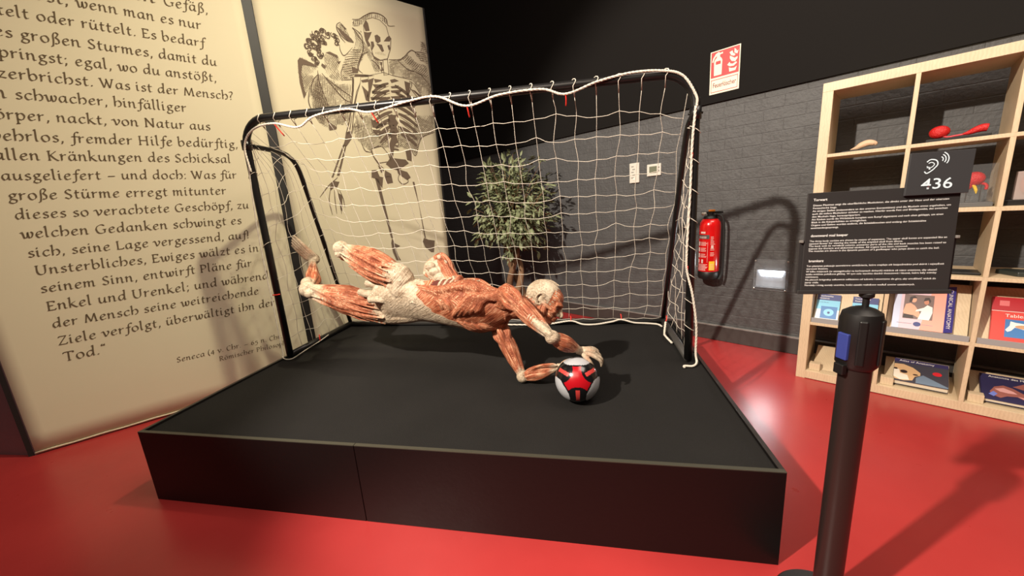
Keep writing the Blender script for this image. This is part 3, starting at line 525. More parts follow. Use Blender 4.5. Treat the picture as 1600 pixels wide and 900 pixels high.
cable([(GX0+.015, yf, 1.78), (GX0-.02, yf, 1.4), (GX0-.03, yf, 1.05), (GX0-.028, yf, .85), (GX0-.03, yf, .6), (GX0-.03, yf, .44), (GX0-.022, yf-.01, ZC+.012), (GX0+.05, yf-.01, ZC+.010), (GX0+.05, yf+.12, ZC+.02), (GX0+.045, yf+.3, ZC+.03), (GX0+.035, yf+.42, ZC+.04)], .0036, 12).build('braided_rope', ropem, gl, smooth=True)
yb = GB-.04
cable([(-.75, yb, ZC+.012), (-.45, yb, ZC+.008), (-.3, yb, ZC+.016), (-.145, yb, ZC+.038), (-.05, yb-.01, ZC+.012), (.05, yb-.01, ZC+.010), (.18, yb, ZC+.028), (.25, yb, ZC+.045), (.35, yb, ZC+.018), (.44, yb, ZC+.012), (.52, yb-.02, ZC+.010), (.545, yb-.07, ZC+.008)], .0068, 14).build('braided_rope', ropem, gl, smooth=True)
cable([(GX1-.03, GB-.25, ZC+.09), (GX1-.05, GB-.32, ZC+.03), (GX1-.055, GB-.38, ZC+.03), (GX1-.03, GB-.47, ZC+.012)], .007, 10).build('braided_rope', ropem, gl, smooth=True)
for p, q in (((-1.92, yf, 1.975), (-1.88, yf+.03, 1.90)), ((-1.24, yf, 1.965), (-1.215, yf+.03, 1.905)), ((-.645, yf, 1.93), (-.642, yf+.03, 1.875)), ((-.09, yf, 1.925), (-.09, yf+.03, 1.872)), ((-.145, yb, ZC+.036), (-.145, yb+.02, ZC+.075)), ((.25, yb, ZC+.043), (.25, yb+.02, ZC+.085)), ((GX1-.03, GB-.25, ZC+.09), (GX1-.02, GB-.23, ZC+.13)), ((GX0+.045, yf+.30, ZC+.03), (GX0+.04, yf+.31, ZC+.08)), ((GX0-.015, yf, .86), (GX0+.03, yf+.02, .865)), ((.553, yf, 1.56), (.553, yf+.01, 1.53)), ((.545, yf, .96), (.545, yf+.01, .93))):
    MB().tube(catmull([V(p)+V((.002, 0, .004)), V(p).lerp(V(q), .5)+V((.003, -.004, 0)), V(q)], 3), .0042, 6).build('red_tie', tie_m, gl, smooth=True)

# ---------------------------------------------------------------- ball
BC = V((-.065, 1.75, ZC+.1115)); BR = .11
ballm = [mat('ball_black', (16, 16, 18), .18, spec=.6), mat('ball_grey', (168, 170, 174), .3), mat('ball_red', (164, 12, 24), .25, spec=.6), mat('ball_coral', (186, 58, 54), .4)]
bz = (V((0, 0, CAM_H))-BC); bz = (bz.normalized()+V((0, 0, -.04))).normalized(); bx = V((0, 0, 1)).cross(bz).normalized(); by = bz.cross(bx)
def ball_region(x, y, z):
    z = abs(z); r = math.hypot(x, y); th = math.degrees(math.atan2(y, x))
    d = (th-90) % 120; d = d-120 if d > 60 else d          # offset from the nearest arm
    a = math.radians(d); al, la = r*math.cos(a), abs(r*math.sin(a))
    if r < .62 and al < .57 and math.hypot(x-.9*math.cos(math.radians(th-d+60)), y-.9*math.sin(math.radians(th-d+60))) > .60 and math.hypot(x-.9*math.cos(math.radians(th-d-60)), y-.9*math.sin(math.radians(th-d-60))) > .60: return 2
    if al > .63 and la < .60*math.sqrt(max(0, 1-((al-.80)/.20)**2)) and z > -.2: return 1
    e = (th-30) % 120; e = e-120 if e > 60 else e
    a = math.radians(e); al, la = r*math.cos(a), abs(r*math.sin(a))
    if .42 < al < .90 and la < .085: return 3
    return 0
g = MB(); n, m_ = 240, 120
for i in range(m_+1):
    a = -math.pi/2+math.pi*i/m_
    for k in range(n):
        q = 2*math.pi*k/n; d = V((math.cos(a)*math.cos(q), math.cos(a)*math.sin(q), math.sin(a)))
        g.v.append(tuple(BC+d*BR))
for i in range(m_):
    for k in range(n):
        f = (i*n+k, i*n+(k+1) % n, (i+1)*n+(k+1) % n, (i+1)*n+k)
        c = sum((V(g.v[j]) for j in f), V())/4-BC; c.normalize()
        g.f.append(f); g.m.append(ball_region(c.dot(bx), c.dot(by), c.dot(bz)))
bl = g.build('football', ballm, None, smooth=True, origin=BC-V((0, 0, BR)))
tag(bl, 'black football with red star and grey panels on the platform under the reaching hands', 'football')

# ---------------------------------------------------------------- indoor tree
PB = V((-.84, 4.3, 0))
tr = thing('indoor_tree', 'bushy green tree with twisted bare trunk behind the goal net', 'tree', PB)
bark = mat('bark', (128, 98, 72), .85, bump=.6, bscale=40); leafm = mat('leaf', (122, 130, 96), .5, var=.4, vscale=14); 
pot = MB().lathe([(.13, 0), (.17, .25), (.18, .27), (.18, .30), (.165, .30), (.16, .26)], PB, 28); pot = pot.build('pot', mat('black_pot', (30, 28, 28), .5), tr, smooth=True)
MB().lathe([(.001, .255), (.158, .258), (.158, .262), (.001, .265)], PB, 20).build('soil', mat('soil', (40, 30, 24), .95, bump=1), pot)
for ph in (0, 2.1, 4.2):
    P = [PB+V((.075*math.cos(ph+z*5.2)*(1.15-z*.5), .075*math.sin(ph+z*5.2)*(1.15-z*.5), .24+z*.9)) for z in [k/14 for k in range(15)]]
    MB().tube(P, [.042-.016*k/14 for k in range(15)], 9).build('trunk', bark, tr, smooth=True)
lv = MB(); rl = random.Random(5)
CC = PB+V((.03, 0, 1.36)); tw = MB()
ends = []
for k in range(130):
    th = rl.uniform(0, 6.283); ph = math.acos(rl.uniform(-.95, 1)); rr = rl.uniform(.55, 1)
    e = CC+V((.50*rr*math.sin(ph)*math.cos(th), .46*rr*math.sin(ph)*math.sin(th), -.0+.66*rr*math.cos(ph)))
    b = PB+V((0, 0, rl.uniform(.8, 1.25))); md = b.lerp(e, .5)+V((0, 0, .08)); c = catmull([b, md, e], 4); tw.tube(c, [.006-.004*i/8 for i in range(9)], 5); ends.append(c)
tw.build('twigs', bark, tr, smooth=True)
for c in ends:
    for q in range(17):
        i = rl.randint(3, 8); p = c[i]+V((rl.gauss(0, .035), rl.gauss(0, .035), rl.gauss(0, .035)))
        o = (p-CC); o.z *= .5; d = (o.normalized()*.8+V((rl.gauss(0, .5), rl.gauss(0, .5), rl.gauss(-.25, .4)))).normalized()
        s = d.cross(V((rl.gauss(0, .4), rl.gauss(0, .4), 1))).normalized(); nn = s.cross(d); L = rl.uniform(.065, .11); w_ = L*rl.uniform(.16, .22)
        a = [p, p+d*L*.3+s*w_*.9-nn*.004, p+d*L*.62+s*w_-nn*.006, p+d*L-nn*.014, p+d*L*.62-s*w_-nn*.006, p+d*L*.3-s*w_*.9-nn*.004, p+d*L*.5+nn*.004]
        lv.add(a, [(0, 1, 6), (1, 2, 6), (2, 3, 6), (3, 4, 6), (4, 5, 6), (5, 0, 6)])
lv.build('foliage', leafm, tr)

# ---------------------------------------------------------------- things on the back wall
white = mat('off_white', (226, 218, 196), .5); redp = mat('sign_red', (176, 32, 36), .5)
fsn = thing('fire_sign', 'red and white fire extinguisher sign high on the black wall', 'sign', wp(-.436, 2.155, .026))
sw, shh = .220, .325
def fs(x, y, d=.028): return wp(-.546+x*sw, 2.155+y*shh, d)
sheet = MB().prism([(0, 0), (1, 0), (1, 1), (0, 1)], wp(-.546, 2.155, .025), WT*sw, UP*shh, .003).build('sheet', white, fsn)
def fpoly(name, polys, m, d):
    g = MB()
    for P in polys: g.poly([fs(x, y, d) for x, y in P])
    return g.build(name, m, sheet)
fpoly('red_field', [[(.03, .385), (.97, .385), (.97, .98), (.03, .98)]], redp, .0286)
fpoly('pictogram', [
 [(.14, .43), (.40, .43), (.41, .76), (.38, .81), (.33, .84), (.33, .87), (.22, .87), (.22, .84), (.17, .81), (.13, .76)],
 [(.30, .86), (.34, .90), (.42, .90), (.42, .94), (.33, .93), (.28, .96), (.18, .93), (.10, .85), (.06, .76), (.10, .75), (.15, .84), (.22, .88)],
 [(.66, .44), (.86, .44), (.90, .53), (.82, .50), (.72, .51), (.64, .54)], [(.58, .61), (.66, .56), (.80, .55), (.90, .60), (.88, .63), (.76, .60), (.68, .62), (.66, .66)],
 [(.66, .74), (.72, .67), (.84, .64), (.91, .70), (.91, .74), (.82, .72), (.74, .76), (.66, .80)], [(.64, .88), (.70, .80), (.80, .77), (.84, .80), (.76, .84), (.74, .90)], [(.80, .94), (.80, .84), (.90, .80), (.93, .88), (.88, .86), (.86, .90)]], white, .0290)
fpoly('pictogram_label', [[(.19, .68), (.36, .68), (.36, .755), (.19, .755)]], redp, .0294)
g = MB()
for a, b, c, d in ((.05, .04, .95, .055), (.05, .325, .95, .34), (.05, .04, .065, .34), (.935, .04, .95, .34)): g.poly([fs(x, y, .0286) for x, y in ((a, b), (c, b), (c, d), (a, d))])
g.build('border_line', redp, sheet)
text_part('lettering', 'Feuerlöscher', fs(.11, .15, .0290), WT, UP, .052, mat('dark_red_ink', (120, 34, 34), .5), sheet, width=.78*sw, bold=.012)

EX = wp(-.472, 0, .105)
ext = thing('fire_extinguisher', 'red fire extinguisher hung on the black wall beside the right goal post', 'fire extinguisher', EX+V((0, 0, .60)))
red = mat('extinguisher_red', (196, 14, 16), .22, coat=.4); bp_ = mat('black_plastic', (18, 17, 17), .45)
cyl_ = MB().lathe([(.082, .665), (.085, .68), (.085, 1.075), (.080, 1.105), (.062, 1.13), (.035, 1.143)], EX, 40).build('cylinder', red, ext, auto=40)
MB().lathe([(.070, .605), (.083, .612), (.087, .63), (.087, .672), (.084, .676)], EX, 40).build('foot_ring', bp_, ext, auto=40)
vc_ = MB().lathe([(.052, 1.128), (.058, 1.138), (.05, 1.158), (.026, 1.163), (.024, 1.19)], EX, 28).build('valve_collar', bp_, ext, auto=40)
h_ = MB().box(EX+WT*.01+V((0, 0, 1.186)), (.17, .034, .018), WROT).box(EX+WT*.03+V((0, 0, 1.165)), (.11, .03, .014), WROT@Matrix.Rotation(math.radians(9), 3, 'Y')); h_ = h_.build('handle', bp_, ext, bevel=.004)
MB().tube(catmull([EX+WT*a-WN*b+V((0, 0, z)) for a, b, z in ((.05, .02, 1.175), (.10, .01, 1.14), (.112, 0, 1.0), (.112, 0, .8), (.106, 0, .66), (.09, .02, .6))], 8), .010, 10).build('hose', rubber, ext, smooth=True)
MB().lathe([(.018, 0), (.022, .01), (.022, .022), (.016, .026)], EX-WT*.05-WN*.015+V((0, 0, 1.166)), 16).build('gauge', mat('pale_gauge', (200, 196, 186), .4), vc_, smooth=True)
MB().box(EX+WT*.012-WN*.012+V((0, 0, 1.203)), (.05, .02, .016), WROT).build('safety_pin', mat('orange_plastic', (226, 128, 30), .5), h_, bevel=.003)
MB().box(EX+WN*.0935+V((0, 0, .95)), (.06, .02, .30), WROT).build('wall_bracket', bp_, ext, bevel=.002)
def on_cyl(a, z, d=.0012): return EX+(WT*math.sin(a)-WN*math.cos(a))*(.085+d)+V((0, 0, z))
def cyl_patch(g, a0, a1, z0, z1, d=.0012, mi=0, n=6):
    k = len(g.v)
    for i in range(n+1): a = a0+(a1-a0)*i/n; g.v += [tuple(on_cyl(a, z0, d)), tuple(on_cyl(a, z1, d))]
    for i in range(n): g.f.append((k+2*i, k+2*i+2, k+2*i+3, k+2*i+1)); g.m.append(mi)
g = MB(); cyl_patch(g, -.95, .28, .965, 1.0); g.build('grey_label', mat('label_grey', (66, 68, 66), .5), cyl_)
g = MB(); cyl_patch(g, .32, .85, .69, .77); g.build('yellow_sticker', mat('sticker_yellow', (228, 186, 40), .5), cyl_)
pinkw = mat('label_white', (226, 196, 190), .5); g = MB(); rr = random.Random(11)
cyl_patch(g, -.62, -.10, 1.012, 1.028, .0016)
for z in (.982, .972): cyl_patch(g, -.80, .02, z, z+.004, .0020)
for k in range(3):
    z = .905-.052*k; cyl_patch(g, -.92, -.68, z, z+.036, .0016)
    for q in range(4): cyl_patch(g, -.58, rr.uniform(-.12, .12), z+.003+.009*q, z+.006+.009*q, .0016)
for a in (-.92, -.45): cyl_patch(g, a, a+.2, .752, .785, .0016)
for q in range(6): cyl_patch(g, -.92+rr.uniform(0, .08), rr.uniform(.0, .2), .738-.010*q, .742-.010*q, .0016)
for q in range(14):
    if q in (6, 7, 10): continue
    cyl_patch(g, .40, rr.uniform(.62, .85), .98-.0125*q, .984-.0125*q, .0016)
for q in range(4): cyl_patch(g, .40, .75, .70+.014*q, .703+.014*q, .0022)
cyl_patch(g, .45, .68, .885, .91, .0016); cyl_patch(g, .14, .16, .76, .94, .0016, n=1)
g.build('label_print', pinkw, cyl_)

# recessed wall lamp behind glass
wl_ = thing('wall_lamp', 'recessed wall lamp glowing behind a screwed clear plate, low on the black wall', 'lamp', wp(-.018, .52))
frost = mat('lamp_housing', (150, 156, 164), .4)
bx_ = MB(); s0, s1, z0, z1 = -.122, .083, .548, .690
bx_.prism([(s0, z0), (s1, z0), (s1, z1), (s0, z1)], WA-WN*.002, WT, UP, -.004) if 0 else bx_.box(wp((s0+s1)/2, (z0+z1)/2, .003), (s1-s0, .006, z1-z0), WROT)
bx_.build('housing', frost, wl_, bevel=.001)
MB().box(wp((s0+s1)/2, z0-.006, .014), (s1-s0+.012, .022, .010), WROT).build('sill', mat('lamp_trim', (88, 90, 94), .4), wl_, bevel=.001)
g = MB(); g.prism([(-.108, .687), (.074, .687), (.056, .640), (-.086, .640)], wp(0, 0, .0065), WT, UP, .006); g.build('light_panel', mat('lamp_glow', (246, 250, 255), .5, emit=14), wl_)
cpl = MB().box(wp(-.0175, .651, .021), (.242, .005, .262), WROT).build('cover_plate', mat('clear_plate', (150, 154, 160), .12, alpha=.16), wl_, bevel=.001)
for s, z in ((-.13, .768), (.094, .770), (-.131, .533), (.088, .529)):
    MB().lathe([(.0065, 0), (.0065, .003), (.004, .005)], wp(s, z, .0235), 14, X=WROT@Matrix.Rotation(math.radians(90), 3, 'X')).build('screw', mat('screw_head', (190, 186, 178), .3, metal=.6), cpl, smooth=True)
pl = area('wall_lamp_light', wp(-.016, .655, .034), wp(-.016, .3, .8), 2.2, (.95, .97, 1), .18, .04)

def wall_device(name, label, s0, s1, z0, z1, dep):
    t = thing(name, label, 'control', wp((s0+s1)/2, z0)); return MB().box(wp((s0+s1)/2, (z0+z1)/2, dep/2), (s1-s0, dep, z1-z0), WROT).build('case', mat('device_white', (210, 206, 196), .45), t, bevel=.005)
t = wall_device('remote_control', 'narrow pale grey remote control in wall holder, left of the thermostat', -1.280, -1.178, 1.505, 1.698, .022)
for k in range(5): MB().box(wp(-1.245+.012*(k % 2), 1.665-.027*k, .0235), (.026 if k < 4 else .03, .004, .008), WROT).build('button', mat('device_grey', (140, 138, 132), .5), t, bevel=.001)
MB().box(wp(-1.229, 1.545, .0235), (.018, .004, .02), WROT).build('button', mat('device_light', (236, 232, 222), .5), t, bevel=.001)
t = wall_device('thermostat', 'square white thermostat with small grey display on the black wall', -1.097, -.958, 1.553, 1.664, .02)
MB().box(wp(-1.034, 1.612, .0205), (.075, .003, .062), WROT).build('display', mat('lcd', (112, 116, 98), .25), t, bevel=.001)
for k in range(2): MB().box(wp(-.976, 1.628-.03*k, .0205), (.012, .003, .014), WROT).build('button', mat('device_grey', (140, 138, 132), .5), t)

# ---------------------------------------------------------------- bookcase
bc = thing('bookcase', 'birch cube bookcase of open compartments against the black wall', 'bookcase', SA)
BD = .39; XS = [.402, .767, 1.132, 1.497]; BW = 1.905
def board(name, s0, s1, z0, z1, d0=0, d1=BD, parent=bc, m=WOOD, bev=.0012):
    g = MB().box(sp_((s0+s1)/2, (d0+d1)/2, (z0+z1)/2), (s1-s0, d1-d0, z1-z0), WROT); return g.build(name, m, parent, bevel=bev)
board('side_board', -.008, .045, 0, 1.913); board('side_board', BW-.053, BW, 0, 1.913); board('top_board', -.008, BW, 1.913, 1.965); board('bottom_board', .045, BW-.053, .004, .060)
ZS = [(.404, .424), (.779, .799), (1.154, 1.176), (1.520, 1.540)]
for a, b in ZS: board('shelf_board', .045, BW-.053, a, b)
lv_ = [.060]+[v for p in ZS for v in p]+[1.913]
for x in XS:
    for k in range(0, len(lv_), 2): board('divider', x-.010, x+.010, lv_[k], lv_[k+1])
cells = [(.045, .392), (.412, .757), (.777, 1.122), (1.142, 1.487), (1.507, 1.852)]
lipm = mat('grey_label_lip', (150, 150, 150), .5)
stands = ['sloped birch book stand with grey lip holding two small blue books', 'sloped birch book stand with grey lip holding the thick clinical anatomy book', 'sloped birch book stand with grey lip holding the red book']
for (a, b), lb in zip(cells[:3], stands):
    t = thing('book_stand', lb, 'book stand', sp_((a+b)/2, .02, .424), 'sloped stands on the fourth shelf')
    g = MB(); g.prism([(.0, .4248), (.012, .4248), (.012, .456), (0, .456)], sp_(a+.004, 0, 0), WN, UP, b-a-.008); g.build('front_lip', lipm, t)
    g = MB(); g.prism([(.076, .4248), (.09, .4248), (.25, .705), (.236, .705)], sp_(a+.004, 0, 0), WN, UP, b-a-.008); g.build('sloped_board', WOOD, t)
low = ['low birch ramp on the bottom shelf left empty', 'low birch ramp on the bottom shelf under the skull atlas', 'low birch ramp on the bottom shelf under the dark muscle book']
for (a, b), lb in zip(cells[:3], low):
    t = thing('book_stand', lb, 'book stand', sp_((a+b)/2, .02, .06), 'ramps on the bottom shelf')
    g = MB(); g.prism([(.07, .0608), (.30, .0608), (.30, .165), (.29, .165)], sp_(a+.03, 0, 0), WN, UP, b-a-.06); g.build('ramp_board', WOOD, t)
    g = MB(); g.box(sp_(a+.045, .055, .0858), (.06, .05, .049), WROT); g.build('stop_block', WOOD, t, bevel=.001)

def book(name, label, s0, s1, w_, h_, th, O, Y, cover, group=None, pages=True):
    """cover plane: origin O (front lower left of the cover), X = along the wall, Y = up the cover; thickness behind."""
    O, Y = V(O), V(Y).normalized(); X = WT; Z = X.cross(Y).normalized()
    t = thing(name, label, 'book', O, group)
    cv_ = MB().prism([(0, 0), (w_, 0), (w_, h_), (0, h_)], O-Z*.003, X, Y, .003).build('cover', cover, t, bevel=.0006)
    MB().prism([(.004, .003), (w_-.002, .003), (w_-.002, h_-.003), (.004, h_-.003)], O-Z*(th-.003), X, Y, th-.006).build('pages', mat('paper', (232, 226, 208), .8), t)
    MB().prism([(0, 0), (w_, 0), (w_, h_), (0, h_)], O-Z*th, X, Y, .003).build('back_cover', cover, t, bevel=.0006)
    MB().prism([(0, 0), (.003, 0), (.003, h_), (0, h_)], O-Z*th, X, Y, th).build('spine', cover, t)
    def patch(nm, polys, m, d=.0006):
        g = MB()
        for P in polys: g.poly([O+X*(x*w_)+Y*(y*h_)+Z*d for x, y in P])
        return g.build(nm, m, cv_)
    def words(s, x, y, size, m, wd=None): return text_part('lettering', s, O+X*(x*w_)+Y*(y*h_)+Z*.0016, X, Y, size, m, cv_, width=wd)
    return t, patch, words
def rect(a, b, c, d): return [(a, b), (c, b), (c, d), (a, d)]
def blob(cx, cy, rx, ry, n=18, rot=0): return [(cx+rx*math.cos(k*6.2832/n+rot)*(1+.0*k), cy+ry*math.sin(k*6.2832/n+rot)) for k in range(n)]
SL = (WN*.16+UP*.281).normalized()
def on_slope(s, k=0, th=.0): return sp_(s, .020, .4245)+SL*k
wht = mat('print_white', (238, 236, 230), .5); navy = mat('cover_navy', (40, 52, 116), .4); sky_ = mat('cover_sky', (120, 196, 228), .4); blu = mat('print_blue', (52, 116, 180), .4)
def slope_O(s, th): # cover origin so that the book's back rests on the sloped board
    Z = WT.cross(SL); return sp_(s, .0765, .4275)+Z*(th+.005)
for s0, lb in ((.058, 'small blue and white pocket atlas standing at the left end of the bookcase'), (.245, 'second small blue pocket atlas, half hidden behind the black stand post')):
    t, patch, words = book('book', lb, 0, 0, .125, .185, .014, slope_O(s0, .014), SL, mat('cover_pale', (226, 232, 234), .4), 'pocket atlases on the sloped stand')
    patch('title_band', [rect(0, .76, 1, 1)], navy); patch('sky_band', [rect(0, .40, 1, .76)], sky_); patch('print_panel', [rect(.22, .05, .92, .52)], blu, .0010)
    patch('print_bloom', [blob(.57, .29, .22, .14)], mat('print_pale_blue', (130, 200, 236), .4), .0013); patch('print_centre', [blob(.57, .28, .06, .045)], navy, .0016)
    words('Taschenatlas', .08, .90, .015, wht, .075); words('Anatomie', .08, .81, .015, wht, .055); words('in drei Bänden', .12, .66, .009, navy, .05)
t, patch, words = book('book', 'thick pink and lilac clinical anatomy textbook with a photo on its cover', 0, 0, .215, .285, .045, slope_O(.440, .045), SL, mat('cover_lilac', (214, 186, 198), .4))
patch('pink_side', [[(.55, 0), (1, 0), (1, 1), (.75, 1)]], mat('cover_pink', (232, 158, 140), .4)); patch('blue_side', [[(0, 0), (.14, 0), (.14, 1), (0, 1)]], mat('cover_pale_blue', (190, 200, 226), .4))
patch('photo_panel', [rect(.20, .23, .78, .78)], mat('photo_brown', (112, 92, 88), .4), .0010)
patch('photo_figure', [[(.20, .38), (.24, .55), (.33, .58), (.42, .53), (.50, .42), (.55, .32), (.52, .26), (.40, .32), (.36, .30), (.22, .32)], blob(.39, .66, .055, .06)], mat('photo_skin', (224, 166, 138), .5), .0013)
patch('photo_coat', [[(.50, .23), (.56, .42), (.44, .40), (.46, .44), (.60, .50), (.66, .56), (.76, .52), (.77, .40), (.72, .23)]], wht, .0015); patch('photo_face', [blob(.64, .63, .05, .06)], mat('photo_skin2', (190, 130, 104), .5), .0016)
for P in ([(.58, .64), (.60, .72), (.68, .73), (.72, .66), (.70, .60), (.67, .67)], [(.30, .60), (.31, .72), (.40, .75), (.45, .70), (.37, .69), (.35, .60)]): patch('photo_hair', [P], mat('photo_dark', (48, 36, 36), .5), .0018)
patch('photo_trousers', [[(.21, .24), (.42, .24), (.40, .31), (.22, .33)]], mat('photo_dark', (48, 36, 36), .5), .0018)
patch('globe_mark', [blob(.50, .12, .075, .05)], navy, .0012); patch('caption', [rect(.10, .115, .40, .125), rect(.60, .115, .80, .125)], mat('caption_grey', (150, 136, 150), .5), .0012)
words('Principles', .26, .84, .03, mat('ink_dark_blue', (60, 58, 96), .5), .13)
Zc = WT.cross(SL); Os = slope_O(.440, .045)+WT*.2155
g = MB(); g.prism([(0, 0), (.043, 0), (.043, .285), (0, .285)], Os+Zc*.0005, (WT*.85+WN*.53).normalized(), SL, -.003); sf_ = g.build('spine_face', mat('spine_blue', (62, 58, 136), .4), t)
sx = (WT*.85+WN*.53).normalized(); text_part('lettering', 'CLINICAL ANATOMY', Os+sx*.032+SL*.265+sx.cross(SL)*.0030, -SL, sx, .026, wht, t, width=.24) if 0 else text_part('lettering', 'CLINICAL ANATOMY', Os+sx*.010+SL*.268+sx.cross(SL)*.0016, -SL, sx, .028, wht, sf_, width=.245)
t, patch, words = book('book', 'bright red textbook with white title and blue picture, right of the clinical anatomy book', 0, 0, .20, .255, .022, slope_O(.828, .022), SL, mat('cover_red', (214, 62, 52), .35))
patch('title_band', [rect(0, .68, 1, 1)], mat('cover_dark_red', (176, 26, 40), .35)); patch('rule', [rect(0, .675, 1, .685)], wht, .0010); patch('print_panel', [rect(.25, .10, 1, .50)], blu, .0010)
patch('print_shape', [[(.26, .26), (.33, .36), (.34, .46), (.42, .44), (.70, .41), (.86, .38), (.88, .30), (.80, .26), (.60, .29), (.42, .33), (.36, .25), (.30, .22)]], wht, .0013); patch('print_inner', [blob(.62, .35, .2, .045)], mat('print_tan', (196, 150, 110), .5), .0016)
patch('emblem', [rect(.13, .80, .30, .92)], mat('emblem_pale', (214, 110, 112), .5), .0010)
words('Sobotta', .58, .73, .05, wht, .125); words('Tables', .24, .55, .026, wht, .07)
def flat_book(label, s0, w_, h_, th, cover):
    t0 = V((0, 0, 0)); Y = (WN*.22+UP*.105).normalized(); Z = WT.cross(Y); return book('book', label, 0, 0, w_, h_, th, sp_(s0, .062, .0635)+Z*(th+.007), Y, cover, 'large atlases lying on the bottom ramps')
t, patch, words = flat_book('dark atlas lying on the bottom shelf with a skull picture and red dot', .484, .235, .20, .036, mat('cover_grey', (66, 66, 76), .35))
patch('title_band', [rect(0, .84, 1, 1)], mat('cover_violet', (56, 52, 92), .35)); patch('print_beam', [[(.42, .24), (.55, .40), (1, .06), (.98, .02), (.42, .02)]], mat('print_steel', (110, 128, 148), .4), .0008)
patch('skull_print', [[(0, .12), (0, .74), (.18, .76), (.36, .66), (.50, .48), (.50, .36), (.40, .28), (.36, .10), (.2, .04), (.03, .06)]], mat('print_bone', (206, 170, 128), .5), .0010)
patch('skull_teeth', [[(0, .16), (0, .48), (.10, .50), (.12, .34), (.26, .30), (.30, .10), (.12, .06)]], mat('print_ivory', (232, 222, 206), .5), .0013); patch('skull_socket', [blob(.19, .43, .07, .07), blob(.03, .52, .04, .04), blob(.41, .36, .05, .03)], mat('photo_dark', (48, 36, 36), .5), .0016)
patch('red_dot', [blob(.80, .54, .085, .085)], mat('dot_red', (206, 44, 54), .4), .0012); words('Atlas of Anatomy', .09, .88, .022, wht, .155)
t, patch, words = flat_book('dark blue atlas with a muscle picture at the right end of the bottom shelf', .842, .235, .20, .026, mat('cover_blueblack', (46, 44, 78), .35))
patch('muscle_print', [[(.14, .30), (.22, .52), (.36, .62), (.5, .56), (.62, .44), (.78, .30), (.84, .16), (.70, .14), (.55, .26), (.40, .22), (.3, .12), (.2, .18)], [(.5, .62), (.7, .82), (1, .78), (1, .5), (.8, .46), (.66, .56)]], mat('print_flesh', (150, 92, 84), .5), .0010)
patch('muscle_light', [[(.22, .44), (.36, .52), (.5, .44), (.56, .36), (.42, .34), (.3, .36)], [(.56, .28), (.72, .24), (.84, .12), (.74, .12)]], mat('print_pink', (214, 160, 158), .5), .0013); patch('muscle_blue', [[(.12, .2), (.2, .34), (.26, .26), (.2, .14)]], mat('print_periwinkle', (110, 124, 200), .5), .0013)
words('Anatomie des Menschen', .14, .88, .02, wht, .19)

# specimens in the upper compartments
acr = mat('clear_acrylic', (190, 196, 200), .06, alpha=.07); blkp = mat('black_plinth', (24, 23, 23), .35)
ves = mat('vessel_red', (190, 22, 24), .4, bump=.6, bscale=160)
t = thing('anatomy_specimen', 'small flesh-coloured specimen on a black plate in the top left compartment', 'specimen', sp_(.2, .12, 1.54))
MB().box(sp_(.205, .12, 1.5455), (.2, .10, .010), WROT).build('plinth', blkp, t, bevel=.002)
MB().tube(catmull([sp_(s, .10, z) for s, z in ((.145, 1.556), (.175, 1.563), (.20, 1.577), (.228, 1.585), (.255, 1.578), (.262, 1.566))], 5), [.002+.004*min(1, k/8)+.014*math.sin(min(1, k/25)*math.pi)**1.0 for k in range(26)], 10).build('specimen', mat('flesh', (206, 172, 142), .55, bump=.4, bscale=60), t, smooth=True)
t = thing('vessel_specimen', 'two red corrosion-cast lobes joined by a cord on a black plinth, top shelf', 'specimen', sp_(.58, .12, 1.54))
MB().box(sp_(.585, .12, 1.549), (.235, .11, .018), WROT).build('plinth', blkp, t, bevel=.002)
MB().ell(sp_(.517, .10, 1.594), (.041, .032, .034), WROT, 22, 14).build('round_lobe', ves, t, smooth=True)
MB().tube(catmull([sp_(s, .09, z) for s, z in ((.60, 1.566), (.625, 1.572), (.65, 1.583), (.672, 1.589), (.688, 1.587))], 5), [.004+.016*math.sin(k/20*math.pi*.62) for k in range(21)], 12).build('long_lobe', ves, t, smooth=True)
MB().tube(catmull([sp_(s, .09, z) for s, z in ((.525, 1.572), (.55, 1.562), (.575, 1.564), (.60, 1.566), (.64, 1.574))], 6), .005, 8).build('cord', mat('cord_pink', (206, 60, 70), .35), t, smooth=True)
t = thing('vessel_specimen', 'red cast with a yellow tip inside a clear box, just right of the number plate', 'specimen', sp_(.685, .1, 1.176))
MB().box(sp_(.69, .12, 1.1878), (.12, .13, .022), WROT).build('plinth', mat('grey_plinth', (92, 92, 92), .4), t, bevel=.002)
MB().ell(sp_(.675, .11, 1.325), (.040, .032, .038), WROT, 20, 14).ell(sp_(.652, .11, 1.296), (.026, .024, .03), WROT).build('round_lobe', ves, t, smooth=True)
MB().tube(catmull([sp_(s, .11, z) for s, z in ((.66, 1.29), (.69, 1.298), (.71, 1.297), (.722, 1.285), (.722, 1.265))], 5), .007, 8).build('red_branch', ves, t, smooth=True)
MB().tube(catmull([sp_(s, .10, z) for s, z in ((.672, 1.295), (.681, 1.28), (.687, 1.262), (.689, 1.245))], 4), [.007]*9+[.005, .004, .003, .002], 8).build('yellow_tip', mat('tip_yellow', (226, 190, 50), .4), t, smooth=True)
for s, a, b in ((.655, 1.20, 1.28), (.705, 1.20, 1.29)): MB().tube([sp_(s, .11, a-.003), sp_(s, .11, b)], .0025, 6).build('support_rod', mat('steel_rod', (150, 150, 150), .3, metal=1), t)
MB().box(sp_(.69, .12, 1.2995), (.112, .122, .202), WROT).build('clear_cover', acr, t, bevel=.001)
t = thing('block_specimen', 'clear resin block on a dark plinth, right of the clear box with the red cast', 'specimen', sp_(.84, .12, 1.176))
MB().box(sp_(.85, .12, 1.1908), (.13, .11, .028), WROT).build('plinth', blkp, t, bevel=.002)
MB().box(sp_(.853, .11, 1.276), (.075, .05, .144), WROT).build('resin_block', mat('resin', (206, 190, 184), .12, alpha=.5), t, bevel=.003)
